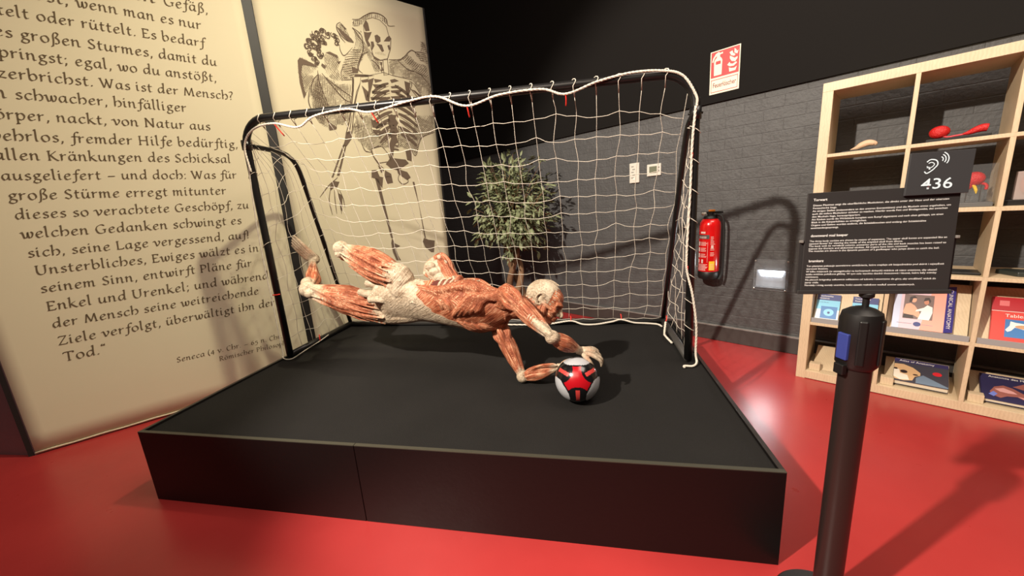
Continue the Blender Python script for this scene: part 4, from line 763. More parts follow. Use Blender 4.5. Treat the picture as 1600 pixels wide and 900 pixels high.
MB().ell(sp_(.853, .11, 1.285), (.022, .016, .05), WROT).build('tissue_slice', mat('tissue', (168, 112, 98), .6), t, smooth=True)
t = thing('display_plate', 'flat black display plate lying beside the info sign on the second lowest shelf', 'plate', sp_(.70, .11, .799)); t['label'] = 'flat black plate on the shelf just right of the info sign'
MB().box(sp_(.695, .11, .8068), (.118, .12, .014), WROT).build('plate_body', blkp, t, bevel=.003)
t = thing('display_plate', 'flat dark green plate on the shelf above the red book', 'plate', sp_(.90, .12, .799))
MB().prism([(-.085, .04), (-.02, -.05), (.16, -.05), (.16, .06), (-.05, .08)], sp_(.90, .12, .8008), WT, WN, .022).build('plate_body', mat('dark_green', (44, 50, 46), .35), t, bevel=.003)
# ---------------------------------------------------------------- info stand
IX, IY = .632, .985
st = thing('info_stand', 'black barrier post carrying a text panel and number plate, in front at the right', 'information stand', (IX, IY, .170))
pb = mat('post_black', (36, 28, 26), .38, spec=.5); sgn = mat('sign_black', (44, 42, 42), .5); wtx = mat('sign_white', (232, 232, 230), .5, emit=0)
MB().lathe([(.116, 0), (.118, .005), (.112, .012), (.05, .022), (.036, .030)], (IX, IY, .170), 48).build('base', mat('base_black', (26, 25, 25), .5), st, auto=35)
MB().lathe([(.0315, .196), (.0315, .95)], (IX, IY, 0), 36).build('post', pb, st, auto=35)
MB().lathe([(.034, .915), (.0405, .925), (.0405, 1.035), (.037, 1.052), (.024, 1.061), (.010, 1.066)], (IX, IY, 0), 40).build('belt_head', bp_, st, auto=35)
Rz = Matrix.Identity(3)
for a in (-25, 40): 
    d = V((math.sin(math.radians(a)), -math.cos(math.radians(a)), 0)); MB().box(V((IX, IY, .985))+d*.040, (.016, .006, .11), Matrix.Rotation(math.radians(a), 3, 'Z')).build('belt_slot', bp_, st, bevel=.003)
d = V((-.95, -.30, 0)); MB().box(V((IX, IY, .972))+d*.040, (.010, .026, .065), Matrix.Rotation(math.radians(17), 3, 'Z')).build('belt_end', mat('belt_blue', (46, 58, 128), .5), st, bevel=.002)
MB().box(V((IX, IY, .915))+d*.042, (.012, .024, .026), Matrix.Rotation(math.radians(17), 3, 'Z')).build('belt_clip', bp_, st, bevel=.002)
MB().lathe([(.0065, 1.06), (.0065, 1.098)], (IX+.004, IY, 0), 16).lathe([(.009, 1.086), (.014, 1.090), (.014, 1.097), (.012, 1.0985)], (IX+.004, IY, 0), 20).build('neck', bp_, st, auto=35)
SX = V((.999, -.041, -.011)).normalized(); SY = V((.013, .052, .999)); SY = (SY-SX*SY.dot(SX)).normalized(); SZ = SX.cross(SY); SO = V((.638, .976, 1.101))
def sg(x, y, d=0): return SO+SX*x+SY*y+SZ*d
w2, hh = .1415, .232
tpn = MB().prism([(-w2, 0), (w2, 0), (w2-.002, hh), (-w2+.001, hh)], sg(0, 0, -.004), SX, SY, .004).build('text_panel', sgn, st, bevel=.0008)
hp = MB(); hp.prism([(-w2-.008, -.002), (w2+.006, -.002), (w2+.006, .122), (-w2-.008, .122)], sg(0, 0, -.010), SX, SY, .005); hp.build('panel_holder', sgn, st, bevel=.001)
for x in (-w2-.005, w2+.003): MB().box(sg(x, .122, -.002), (.006, .010, .006), Matrix((SX, SZ, SY)).transposed()).build('holder_clip', mat('clear_clip', (120, 116, 112), .3), st, bevel=.001)
MB().prism([(-w2-.006, -.003), (w2+.006, -.003), (w2+.006, .006), (-w2-.006, .006)], sg(0, 0, -.004), SX, SY, .006).build('holder_ledge', sgn, st, bevel=.001)
DE = ['Dieses Plastinat zeigt die oberflächliche Muskulatur, die direkt unter der Haut und der obersten', 'Fettschicht liegt.', 'An einigen Stellen (insbesondere an den unteren Extremitäten) sind die Muskeln etwas angehoben, um', 'auch die tiefere Muskulatur sichtbar zu machen. Hierfür wurde Fett und Bindegewebe, das zwischen', 'den Muskeln liegt, herauspräpariert.', 'Am Rücken wurde die Wirbelsäule komplett vom Rumpf abgetrennt und nach oben geklappt, um einen', 'Blick in die Körperhöhlen zu ermöglichen.', 'Organe und Gehirn wurden entfernt, die Schädelknochen sind entlang der Schädelnähte', 'auseinandergesprengt.']
EN = ['The three body cavities are shown by means of expansion. The upper skull bones are expanded like an', 'opened flower for viewing the inside of the emptied skull from above.', 'The back with its vertebral column, posterior parts of the ribs and back muscles has been raised to', 'expose the thoracic and abdominal cavities. All organs have been removed.', 'The muscles are shown in the dynamic position of a goalkeeper who jumps down to catch the ball.']
PO = ['Ten plastynat pokazuje zewnętrzne umięśnienie, które znajduje się bezpośrednio pod skórą i najwyższą', 'warstwą tłuszczu.', 'W kilku miejscach (w szczególności na kończynach dolnych) mięśnie są nieco uniesione, aby ukazać', 'także mięśnie położone głębiej. W tym celu wycięto tkankę tłuszczową i łączną, która leży między', 'mięśniami.', 'Na plecach kręgosłup całkowicie odłączono od tułowia i otworzono do góry, aby umożliwić widok do', 'jamy ciała.', 'Narządy i mózg zostały usunięte, kości czaszki rozłożono wzdłuż szwów czaszkowych.']
for head, y0, ls, y1, y2 in (('Torwart', .2165, DE, .2045, .1535), ('downward goal keeper', .1350, EN, .1230, .1000), ('bramkarz', .0765, PO, .0650, .0195)):
    text_part('lettering', head, sg(-w2+.012, y0-.003, .0006), SX, SY, .0078, wtx, tpn, bold=.02)
    dy = (y1-y2)/(len(ls)-1)
    for k, l in enumerate(ls): text_part('lettering', l, sg(-w2+.012-.0012*(k*dy+.21-y1)/.05, y1-.0026-k*dy, .0006), SX, SY, .0056, wtx, tpn, width=.0026*len(l), bold=.008)
x0, x1, y0, y1 = .037, .147, .214, .302
pt = MB(); pt.prism([(x0, y0), (x1, y0), (x1+.003, y1), (x0+.003, y1)], sg(0, 0, .002), SX, SY, .005); pt = pt.build('number_plate', mat('plate_dark_grey', (56, 56, 58), .45), st, bevel=.0008)
nw = mat('number_white', (214, 230, 240), .5)
text_part('number', '436', sg(x0+.026, y0+.012, .0078), SX, SY, .031, nw, pt, width=.054, bold=.006)
ep = MB()
def epath(pts, w_):
    P = catmull([(x, y, 0) for x, y in pts], 6); a = len(ep.v)
    for i, p in enumerate(P):
        t = (P[min(i+1, len(P)-1)]-P[max(i-1, 0)]).normalized(); ep.v += [tuple(sg(p.x-t.y*w_/2, p.y+t.x*w_/2, .0078)), tuple(sg(p.x+t.y*w_/2, p.y-t.x*w_/2, .0078))]
    for i in range(len(P)-1): ep.f.append((a+2*i, a+2*i+2, a+2*i+3, a+2*i+1)); ep.m.append(0)
cx, cy, k = x0+.042, y0+.060, .0048
epath([(cx-2.2*k, cy+1.6*k), (cx-.8*k, cy+2.6*k), (cx+1.2*k, cy+2.1*k), (cx+1.8*k, cy+.4*k), (cx+.8*k, cy-1.2*k), (cx-.4*k, cy-2.4*k), (cx-1.8*k, cy-3.2*k), (cx-2.7*k, cy-2.4*k)], .0022)
epath([(cx-1.5*k, cy+1.0*k), (cx-.4*k, cy+1.4*k), (cx+.6*k, cy+.6*k), (cx-.1*k, cy-.6*k), (cx-1.3*k, cy-.9*k), (cx-2.0*k, cy-.2*k)], .0017)
epath([(cx-1.9*k, cy-.6*k), (cx-1.1*k, cy-.9*k), (cx-.9*k, cy-1.6*k)], .0030)
for r in (1.2, 2.2, 3.2):
    epath([(cx+2.3*k+r*k*math.cos(math.radians(a)), cy+2.4*k+r*k*math.sin(math.radians(a))) for a in range(-35, 81, 20)], .0019)
ep.build('ear_symbol', nw, pt)
st.scale = (1.144,)*3; st.location = V((0, 0, CAM_H))+(V((IX, IY, .170))-V((0, 0, CAM_H)))*1.144; st.location.z = 0

# ---------------------------------------------------------------- the plastinated goalkeeper
J = {k: V(v) for k, v in {'pelv': (-1.171, 2.10, .844), 'abd': (-.949, 2.04, .831), 'mid': (-.784, 2.0, .830), 'chest': (-.612, 1.98, .821), 'uch': (-.485, 1.985, .797), 'nb': (-.411, 1.99, .803),
 'rhip': (-1.095, 2.03, .985), 'lhip': (-1.245, 2.13, .745), 'rkn': (-1.499, 2.10, 1.175), 'lkn': (-1.802, 2.10, .919), 'lank': (-2.030, 2.46, 1.055), 'lheel': (-2.010, 2.47, 1.075), 'lball': (-2.085, 2.405, 1.190), 'ltoe': (-2.125, 2.395, 1.243),
 'rank': (-1.652, 2.44, 1.063), 'rheel': (-1.70, 2.50, 1.07), 'rtoe': (-1.639, 2.60, .984),
 'rsh': (-.425, 1.905, .905), 'relb': (-.174, 1.70, .7295), 'rwr': (-.046, 1.80, .622), 'rkn_': (.018, 1.805, .606), 'lsh': (-.522, 2.06, .675), 'lelb': (-.375, 1.925, .414), 'lwr': (-.160, 1.900, .484), 'lkn_': (-.110, 1.89, .498),
 'head': (-.236, 1.97, .849)}.items()}
src = []                       # closed shells: (verts, faces, axis points, pale..red profile, kind)
class Shell:
    def __init__(s, mb, axis, mus, cav=0): s.mb, s.axis, s.mus, s.cav = mb, axis, mus, cav
def shell_tube(pts, rad, mus, n=10, sub=5, cav=0):
    """mus: a number or a list of values along the axis (0 pale fascia .. 1 red muscle)"""
    P = catmull(pts, sub); N = len(P); R = list(np.interp(np.linspace(0, len(rad)-1, N), range(len(rad)), rad))
    Rs = [max(.0025, r) for r in R]; m = MB(); m.tube(P, Rs, n)
    mm = [mus]*N if not hasattr(mus, '__len__') else list(np.interp(np.linspace(0, len(mus)-1, N), range(len(mus)), mus))
    src.append(Shell(m, P, mm, cav))
def shell_ell(c, r, X, mus, axis=None, cav=0):
    m = MB(); m.ell(c, r, X, 22, 14); a = axis or [V(c)-V((.03, 0, 0)), V(c)+V((.03, 0, 0))]; src.append(Shell(m, a, [mus]*len(a), cav))
def frame(t, ref):
    t = t.normalized(); x = (V(ref)-t*V(ref).dot(t)).normalized(); return t, x, t.cross(x)
def limb(A, B, r, n, ref, phase=0, gap=.30, seed=0, mus=(.1, .8, 1, 1, .9, .5, .05), core=.52, flat=1.0, skip=()):
    """a limb of n spindle muscles round a core; r = radius at 5 stations"""
    t, x, y = frame(B-A, ref); L = (B-A).length; q = random.Random(seed)
    shell_tube([A+t*L*k/4 for k in range(5)], [v*core for v in r], [.35]*5, 12)
    for i in range(n):
        if i in skip: continue
        a = phase+2*math.pi*i/n; s0, s1 = q.uniform(-.02, .06), q.uniform(.92, 1.02); tw_ = q.uniform(-.35, .35); P = []; R = []
        for k in range(7):
            f = s0+(s1-s0)*k/6; rr = np.interp(f, [0, .25, .5, .75, 1], r); b = math.sin(math.pi*min(1, max(0, k/6)))
            aa = a+tw_*(k/6-.5); off = rr*(.50+.10*b); c_ = math.cos(aa), math.sin(aa)*flat
            P.append(A+t*L*f+(x*c_[0]+y*c_[1])*off); R.append(rr*(.20+(2.35/n+.06)*b)*q.uniform(.92, 1.08))
        shell_tube(P, R, mus, 9, 4)
# torso: loft of elliptical rings in the body's own frame
U = (J['uch']-J['pelv']).normalized(); Fn = V((.05, -.87, -.49)); Fn = (Fn-U*Fn.dot(U)).normalized(); Lt = Fn.cross(U)      # U head-wards, Fn belly, Lt right side (upwards)
TS = [(-.135, .090, .075, 0, -.01), (-.09, .135, .095, 0, 0), (0, .158, .108, .0, 0), (.10, .152, .105, 0, .004), (.20, .138, .100, 0, .006), (.30, .138, .106, 0, .004), (.40, .150, .112, 0, 0), (.50, .158, .112, 0, 0), (.58, .152, .100, .0, 0), (.65, .125, .082, 0, 0), (.71, .080, .065, 0, 0), (.75, .05, .05, 0, 0)]
TL = (J['uch']-J['pelv']).length/.69
def tp(t, l, f): # torso point: along, lateral, frontal
    c = J['pelv']+U*t*TL; return c+Lt*l+Fn*f
g = MB(); n = 44; ts = np.linspace(TS[0][0], TS[-1][0], 60); tax = []
for t in ts:
    a = np.interp(t, [q[0] for q in TS], [q[1] for q in TS]); b = np.interp(t, [q[0] for q in TS], [q[2] for q in TS]); tax.append(tp(t, 0, 0))
    for k in range(n):
        th = 2*math.pi*k/n; c_, s_ = math.cos(th), math.sin(th); e = .85
        g.v.append(tuple(tp(t, a*math.copysign(abs(c_)**e, c_), b*math.copysign(abs(s_)**e, s_))))
for i in range(len(ts)-1):
    for k in range(n): g.f.append((i*n+k, i*n+(k+1) % n, (i+1)*n+(k+1) % n, (i+1)*n+k)); g.m.append(0)
g.f += [tuple(range(n))[::-1], tuple(range((len(ts)-1)*n, len(ts)*n))]; g.m += [0, 0]
src.append(Shell(g, tax, None))
def tor(t, th, k=1.0):
    a = np.interp(t, [q[0] for q in TS], [q[1] for q in TS])*k; b = np.interp(t, [q[0] for q in TS], [q[2] for q in TS])*k; return tp(t, a*math.cos(math.radians(th)), b*math.sin(math.radians(th)))
# muscle slips over the flank, chest and back (angle 0 = right flank, 90 = belly, 270 = back)
for k in range(5):
    t0 = .30+.055*k; shell_tube([tor(t0+.09, 38-6*k, .96), tor(t0+.03, 24-4*k, 1.0), tor(t0-.04, 14-2*k, .99), tor(t0-.10, 6, .94)], [.008, .020, .018, .006], [.6, 1, 1, .7], 9)
for k in range(4):
    t0 = .34+.05*k; shell_tube([tor(t0, 40, .97), tor(t0+.04, 52, 1.0), tor(t0+.05, 66, .97)], [.010, .020, .012], [.9, 1, .7], 9)
for k in range(5):    # pectoral fan running to the right shoulder
    shell_tube([tor(.44+.035*k, 84-3*k, .97), tor(.50+.025*k, 60, 1.02), tor(.57+.015*k, 34, 1.02), J['rsh']+V((-.035, -.012, -.03+.008*k))], [.012, .024, .024, .014], [.6, 1, 1, .8], 10)
for k in range(4):    # left pectoral, towards the lower shoulder
    shell_tube([tor(.46+.04*k, 96+3*k, .97), tor(.52+.03*k, 118, 1.01), tor(.58+.02*k, 146, 1.0), J['lsh']+V((-.02, -.02, .02))], [.012, .024, .024, .014], [.6, 1, 1, .8], 10)
for k in range(4):    # long orange slips along the upper flank and shoulder blade
    shell_tube([tor(.26+.03*k, 24-5*k, .97), tor(.38+.02*k, 18-5*k, 1.02), tor(.51+.01*k, 8-5*k, 1.05), J['rsh']+V((-.05, .02, -.012+.006*k))], [.008, .022, .026, .014], [.7, 1, 1, .8], 10)
for k in range(7):    # opened ribs on the back edge
    t0 = .335+.036*k; shell_tube([tor(t0, 0, .99), tor(t0+.004, -14, 1.05), tor(t0+.01, -32, 1.08), tor(t0+.012, -56, 1.06)], [.004, .0075, .0080, .006], [.15, .1, .3], 8)
shell_tube([tor(.29, -50, 1.06), tor(.37, -54, 1.10), tor(.46, -52, 1.13), tor(.56, -42, 1.14), tor(.64, -28, 1.10)], [.007, .011, .012, .013, .008], [.6, .7, .7, .9, .8], 9)
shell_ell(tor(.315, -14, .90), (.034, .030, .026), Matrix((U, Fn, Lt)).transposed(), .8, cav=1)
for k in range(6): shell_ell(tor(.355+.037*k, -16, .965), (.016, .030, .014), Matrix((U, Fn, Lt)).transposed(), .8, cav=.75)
# navel: a small rim on the belly
nv = tor(.185, 62, 1.0)
shell_tube([nv+U*.012*math.cos(a)+Lt*.010*math.sin(a) for a in [k*.63 for k in range(10)]], [.006]*10, .05, 8, 3)
# raised spine slab, hinged at the back
FL = [(-.958, 2.12, 1.050), (-.905, 2.12, 1.088), (-.847, 2.11, 1.108), (-.800, 2.10, 1.066), (-.782, 2.09, 1.015), (-.742, 2.05, .975), (-.735, 2.03, .945), (-.80, 2.04, .895), (-.855, 2.05, .905), (-.915, 2.08, .960), (-.972, 2.11, .990)]
def slab(pts, nrm, th, mus, cav=0):
    nrm = V(nrm).normalized(); c = sum((V(p) for p in pts), V())/len(pts); m = MB(); k = len(pts); O = []
    for s, d in ((.93, -th/2), (1, -th/4), (1, th/4), (.93, th/2)): O += [c+(V(p)-c)*s+nrm*d for p in pts]
    m.add(O, [(i*k+j, i*k+(j+1) % k, (i+1)*k+(j+1) % k, (i+1)*k+j) for i in range(3) for j in range(k)]+[tuple(range(k))[::-1], tuple(range(3*k, 4*k))]); src.append(Shell(m, [V(pts[0]), V(pts[len(pts)//2])], [mus]*2, cav))
slab(FL, (-.25, -.93, .2), .075, .0)
fe = [V(p)+V((0, -.012, 0)) for p in FL]
shell_tube([fe[10], fe[0], fe[1], fe[2], fe[3], fe[4], fe[5]], [.008, .009, .010, .012, .012, .011, .010], [.3, .4, .6, 1, .9, .8, .7], 9)
shell_tube([fe[10], fe[9], fe[8], fe[7]], [.008, .007, .007, .006], [.8, .7, .2, .2], 9)
for k in range(3): shell_tube([V((-.846+.018*k, 2.062, 1.066-.010*k)), V((-.820+.017*k, 2.048, 1.005)), V((-.790+.016*k, 2.026, .945))], [.006, .013, .008], [.8, 1, .9], 9)
for k in range(5): shell_ell(V((-.915+.027*k, 2.058-.006*k, 1.045-.033*k)), (.034, .022, .026), None, .0)
shell_tube([V((-.775, 2.0, .935)), V((-.735, 1.985, .955)), V((-.712, 1.99, .985)), V((-.70, 2.0, .965))], [.014, .020, .016, .01], [.9, 1, .9, .7], 9)
# hips, thighs
def diag(A, B, a0, a1, r, w_, mus):
    t, x, y = frame(B-A, (0, -1, 0)); L = (B-A).length
    shell_tube([A+t*L*f+(x*math.cos(a0+(a1-a0)*f)+y*math.sin(a0+(a1-a0)*f))*rr for f, rr in zip((.02, .25, .5, .75, .97), r)], [w_*.5, w_, w_*.95, w_*.8, w_*.4], mus, 9)
for a, b in (('rhip', 'rkn'), ('lhip', 'lkn')):
    diag(J[a], J[b], -1.1, .9, (.080, .087, .080, .064, .044), .014, [.5, .9, 1, .6, .1]); diag(J[a], J[b], .9, -.5, (.080, .086, .080, .064, .044), .010, [.2, .9, .8, .3, .0]); diag(J[a], J[b], -.2, -.9, (.082, .090, .083, .068, .046), .012, [.3, 1, 1, .5, .1])
shell_tube([J['rhip'], tor(.08, 12, .66), tor(.22, 8, .55), tor(.32, 8, .3)], [.076, .076, .058, .03], .03, 16); src[-1].mus = None
shell_tube([J['lhip'], tor(.06, 148, .62), tor(.2, 140, .52), tor(.32, 140, .3)], [.078, .072, .054, .03], .03, 16); src[-1].mus = None
for a in ('rhip', 'lhip'): shell_tube([J['pelv'].lerp(J[a], .35), J[a], J[a].lerp(J[a[0]+'kn'], .16)], [.098, .076, .074], .06, 18); src[-1].mus = None
limb(J['rhip'].lerp(J['rkn'], .05), J['rkn'], [.086, .090, .082, .066, .046], 9, (0, -1, 0), .2, seed=4)
limb(J['lhip'].lerp(J['lkn'], .05), J['lkn'], [.082, .092, .088, .070, .052], 9, (0, -1, 0), .55, seed=9)
for s, k in (('rhip', 'rkn'), ('lhip', 'lkn')):     # loose strands by the groin and pale bands
    A, B = J[s], J[k]; t, x, y = frame(B-A, (0, -1, 0))
    for i in range(5):
        q = -.9+.42*i; o = (x*math.cos(q)+y*math.sin(q)); shell_tube([A+t*.05+o*.085, A+t*.18+o*.096, A+t*.34+o*.082], [.004, .009, .004], [.3, .9, .5], 7)
X0 = Matrix((V((1, 0, 0)), V((0, 1, 0)), V((0, 0, 1))))
shell_ell(J['rkn']+V((-.010, -.004, .004)), (.050, .046, .044), None, 0); shell_ell(J['rkn']+V((-.012, -.02, -.030)), (.034, .03, .026), None, .15)
shell_ell(J['lkn']+V((-.004, 0, 0)), (.056, .052, .052), None, 0); shell_ell(J['lkn']+V((-.03, .03, .035)), (.036, .04, .04), None, .05); shell_ell(J['lkn']+V((.03, -.02, -.02)), (.045, .04, .036), None, .15)
# pale lobes between the thighs
for c in (((-1.395, 2.045, .905), (-1.33, 2.03, .893), (-1.20, 2.03, .880)), ((-1.30, 1.99, .868), (-1.26, 1.99, .866), (-1.18, 2.01, .855)), ((-1.345, 2.06, .955), (-1.28, 2.05, .945), (-1.18, 2.05, .930))):
    shell_tube([V(p) for p in c], [.021, .025, .030] if c[0][0] < -1.39 else [.026, .019, .026], .0, 12)
# shanks and feet
def shank(kn, an, hl, bl_, to, seed, back):
    t, x, y = frame(an-kn, back)
    shell_tube([kn, kn.lerp(an, .5), an], [.036, .024, .026], [0, .05, .05], 12)
    for i, (a, r) in enumerate(((.0, .030), (.9, .028), (-.9, .028), (1.8, .02), (-1.8, .02))):
        o = x*math.cos(a)+y*math.sin(a); shell_tube([kn.lerp(an, .06)+o*.03, kn.lerp(an, .32)+o*.042, kn.lerp(an, .6)+o*.03, kn.lerp(an, .97)+o*.020], [.010, r, r*.7, .006], [.3, 1, .9, .1], 9)
    shell_ell(an, (.034, .034, .034), None, .05); shell_ell(hl, (.032, .030, .034), None, .12)
    ft = (to-hl); s_ = ft.cross(an-kn).normalized()
    for k in range(5):
        o = s_*(-.032+.016*k); d = (1.0, .99, .95, .90, .83)[k] if seed == 1 else (.83, .90, .95, .99, 1.0)[k]
        e = hl+(bl_-hl)*d+o; shell_tube([hl+o*.5, hl.lerp(an, .45).lerp(e, .45)+o*.4, e, e+(to-bl_)*.6*d, e+(to-bl_)*d], [.020, .019, .0125, .010, .007 if k else .009], [.05, .35, .25, .1, .05], 9)
shank(J['lkn'], J['lank'], J['lheel'], J['lball'], J['ltoe'], 1, (.7, -.2, -.3)); shank(J['rkn']+V((-.01, .03, -.005)), J['rank'], J['rheel'], J['rtoe']+V((-.02, -.04, .03)), J['rtoe'], 2, (0, 0, -1))
# arms
for sh, el, wr, sd in (('rsh', 'relb', 'rwr', 3), ('lsh', 'lelb', 'lwr', 6)):
    S, E, W_ = J[sh], J[el], J[wr]
    shell_tube([J['uch'].lerp(S, .45), S, S.lerp(E, .2)], [.060, .052, .042], .95, 14)
    ref = (0, -1, .2)
    limb(S.lerp(E, .02), E, [.052, .049, .042, .036, .031], 7, ref, .4, seed=sd, mus=(.8, 1, 1, 1, .9, .3 if sd == 3 else .7, .0))
    limb(E.lerp(W_, .02), W_, [.034, .042, .036, .027, .021], 8, ref, .1, seed=sd+1, mus=(.1, .8, 1, 1, .8, .4, .1))
    t, x, y = frame(E-S, ref)
    for i in range(3): shell_tube([S-t*.03+(x*math.cos(i-1)+y*math.sin(i-1))*.035, S.lerp(E, .2)+(x*math.cos(i-1)+y*math.sin(i-1))*.045, S.lerp(E, .48)+x*.03], [.012, .020, .008], [.8, 1, .7], 10)
    shell_ell(E, (.036, .036, .034), None, .05)
shell_tube([J['rsh'].lerp(J['relb'], .55)+V((0, -.035, .01)), J['rsh'].lerp(J['relb'], .8)+V((0, -.03, .012)), J['relb']+V((.0, -.018, .012))], [.012, .022, .018], [.3, 0, 0], 10)
shell_tube([J['lelb']+V((.035, -.02, .03)), V((-.28, 1.88, .497)), V((-.20, 1.87, .515)), V((-.17, 1.86, .512))], [.006, .008, .007, .005], [.3, .9, .5, .1], 8)
# hands: palm, five fingers and a thumb from the side of the palm
def hand(W_, fdir, back, lens, curl, spread, thumb, mus=.22):
    f = V(fdir).normalized(); b = V(back); b = (b-f*b.dot(f)).normalized(); s = f.cross(b)
    shell_tube([W_-f*.02, W_+f*.015, W_+f*.05, W_+f*.075], [.020, .024, .026, .018], [.2, .25, .3, .2], 12)
    for k in range(4):
        o = s*(.030-.020*k); base = W_+f*(.078-.004*abs(k-1))+o*1.05
        shell_tube([W_+f*.01+o*.55, W_+f*.045+o*.8+b*.006, base], [.009, .0095, .0100], [.2, .35, .1], 9, 4)
        P = [base]; d = f.copy(); a = spread*(1.5-k)*-1
        d = (d*math.cos(a)-s*math.sin(a)).normalized()
        for seg, fr in enumerate((.44, .31, .25)):
            ang = -curl[seg]*(1+.06*k); ax = s; d = (Matrix.Rotation(ang, 3, ax)@d).normalized(); P.append(P[-1]+d*lens[k]*fr)
        shell_tube(P, [.0100, .0086, .0078, .0058], [.15, .12, .1, .02], 9, 5)
    shell_tube([W_+f*.010+s*.020]+[V(p) for p in thumb(W_, f, b, s)], [.012, .0125, .0100, .0066], [.2, .4, .15, .02], 9, 5)
rd = (J['rkn_']-J['rwr'])
hand(J['rwr'], (.93, .10, -.20), (.15, -.35, .92), [.070, .078, .072, .058], (.50, .55, .35), .06, lambda W_, f, b, s: (W_+f*.035+s*.042-b*.008, W_+f*.055+s*.052-b*.022, W_+f*.070+s*.050-b*.040))
hand(J['lwr'], (.97, .02, -.04), (.05, 1, .0), [.066, .074, .068, .056], (.55, .50, .40), .05, lambda W_, f, b, s: (W_+f*.03+s*.035-b*.004, W_+f*.050+s*.048-b*.008, W_+f*.066+s*.052-b*.012))
# neck and head
hf = (cr*.86-cu*.47-fw*.20).normalized(); hu = (cr*.47+cu*.86); hu = (hu-hf*hu.dot(hf)).normalized(); hr = hf.cross(hu)   # face direction, crown direction, right ear (towards the viewer)
HM = Matrix((hf, hr, hu)).transposed(); HC = J['head']+V((.006, 0, -.006))
def hp_(a, b, c): return HC+hf*a+hr*b+hu*c
def he(p, r, mus, rot=None, cav=0): shell_ell(hp_(*p), r, HM if rot is None else HM@rot, mus, [hp_(p[0]-.04, p[1], p[2]), hp_(p[0]+.04, p[1], p[2])], cav)
shell_tube([J['uch'].lerp(J['nb'], .3), J['nb'], hp_(-.055, 0, -.055), hp_(-.03, 0, -.02)], [.078, .062, .056, .05], [.9, .8, .6, .4], 16)
for k in range(4): shell_tube([J['uch']+V((.02, -.05+.03*k, .03-.03*k)), J['nb']+V((.03, -.05+.022*k, .01-.02*k)), hp_(-.035, .045-.01*k, -.05)], [.012, .018, .010], [.8, 1, .5], 9)
he((-.018, 0, .028), (.098, .073, .080), .06); he((-.045, 0, .018), (.075, .070, .070), .04); he((.038, 0, .030), (.053, .060, .055), .72)
he((.052, 0, -.035), (.042, .050, .062), .85); he((.050, 0, -.075), (.034, .034, .032), .75); he((.072, 0, -.092), (.018, .020, .016), .6)
for s in (1, -1):
    shell_tube([hp_(.066, s*.050, .008), hp_(.088, s*.030, .016), hp_(.093, s*.010, .010)], [.010, .0115, .010], [.7, .75, .7], 9)          # brow
    he((.062, s*.040, -.030), (.024, .018, .017), .9); shell_tube([hp_(.058, s*.048, -.028), hp_(.02, s*.064, -.020), hp_(-.01, s*.068, -.012)], [.011, .009, .007], [.8, .5, .2], 9)
    shell_tube([hp_(-.002, s*.062, -.025), hp_(.004, s*.058, -.066), hp_(.035, s*.040, -.092), hp_(.070, s*.012, -.100)], [.013, .015, .013, .012], [.7, .95, .8, .6], 10)
    shell_tube([hp_(.015, s*.060, -.03), hp_(.02, s*.056, -.055), hp_(.03, s*.045, -.08)], [.014, .02, .012], [.9, 1, .8], 10)
    shell_tube([hp_(-.022+.021*math.cos(a), s*(.070+.010*(1-math.cos(a))*.5), -.006+.030*math.sin(a)) for a in [.6+k*.62 for k in range(9)]], [.006]*9, .02, 8, 3); he((-.020, s*.068, -.006), (.012, .006, .017), .15)
    for z in (.012, -.012): shell_tube([hp_(.068, s*.044, -.006), hp_(.082, s*.030, -.006+z*.75), hp_(.086, s*.016, -.008)], [.004, .005, .004], [.7, .6, .7], 7, 3)
shell_tube([hp_(.090, 0, .006), hp_(.103, 0, -.016), hp_(.116, 0, -.034), hp_(.108, 0, -.042)], [.009, .011, .0125, .010], [.4, .15, .05, .1], 10)
for s in (1, -1): he((.100, s*.012, -.040), (.011, .008, .008), .15)
shell_tube([hp_(.084, .022, -.066), hp_(.099, 0, -.061), hp_(.084, -.022, -.066)], [.005, .008, .005], .75, 8); shell_tube([hp_(.082, .020, -.076), hp_(.095, 0, -.077), hp_(.082, -.020, -.076)], [.005, .008, .005], .75, 8)
shell_tube([hp_(.03, .0, .108), hp_(-.02, .0, .112), hp_(-.07, 0, .092), hp_(-.10, 0, .06)], [.003, .004, .004, .003], .02, 6)       # skull seam

# merge the shells into one continuous surface
big = MB(); own = []
for i, s in enumerate(src): big.add(s.mb.v, s.mb.f); own += [i]*len(s.mb.v)
raw = bpy.data.meshes.new('raw'); raw.from_pydata(big.v, [], big.f); raw.update()
bmx = bmesh.new(); bmx.from_mesh(raw); bmesh.ops.recalc_face_normals(bmx, faces=bmx.faces); bmx.to_mesh(raw); bmx.free()
ro = bpy.data.objects.new('raw', raw); COL.objects.link(ro)
rm = ro.modifiers.new('r', 'REMESH'); rm.mode = 'VOXEL'; rm.voxel_size = .0034; rm.use_smooth_shade = True
sm = ro.modifiers.new('s', 'SMOOTH'); sm.factor = .5; sm.iterations = 4
dg = bpy.context.evaluated_depsgraph_get(); dg.update()
bm_ = bpy.data.meshes.new_from_object(ro.evaluated_get(dg)); bpy.data.objects.remove(ro); bpy.data.meshes.remove(raw)
nv_ = len(bm_.vertices); co_ = np.empty(nv_*3); bm_.vertices.foreach_get('co', co_); co_ = co_.reshape(-1, 3)
dv = co_-np.array(BC); dr = np.linalg.norm(dv, axis=1); inb = dr < BR+.0008       # hands lie on the ball, not in it
co_[inb] = np.array(BC)+dv[inb]/dr[inb][:, None]*(BR+.0008)
co_[:, 2] = np.maximum(co_[:, 2], ZC-.0005)
kd = KDTree(len(big.v))
for i, v in enumerate(big.v): kd.insert(v, i)
kd.balance()
own_of = np.array([own[kd.find(c)[1]] for c in co_])
fib = np.zeros((nv_, 3)); mus = np.zeros(nv_); cav = np.zeros(nv_)
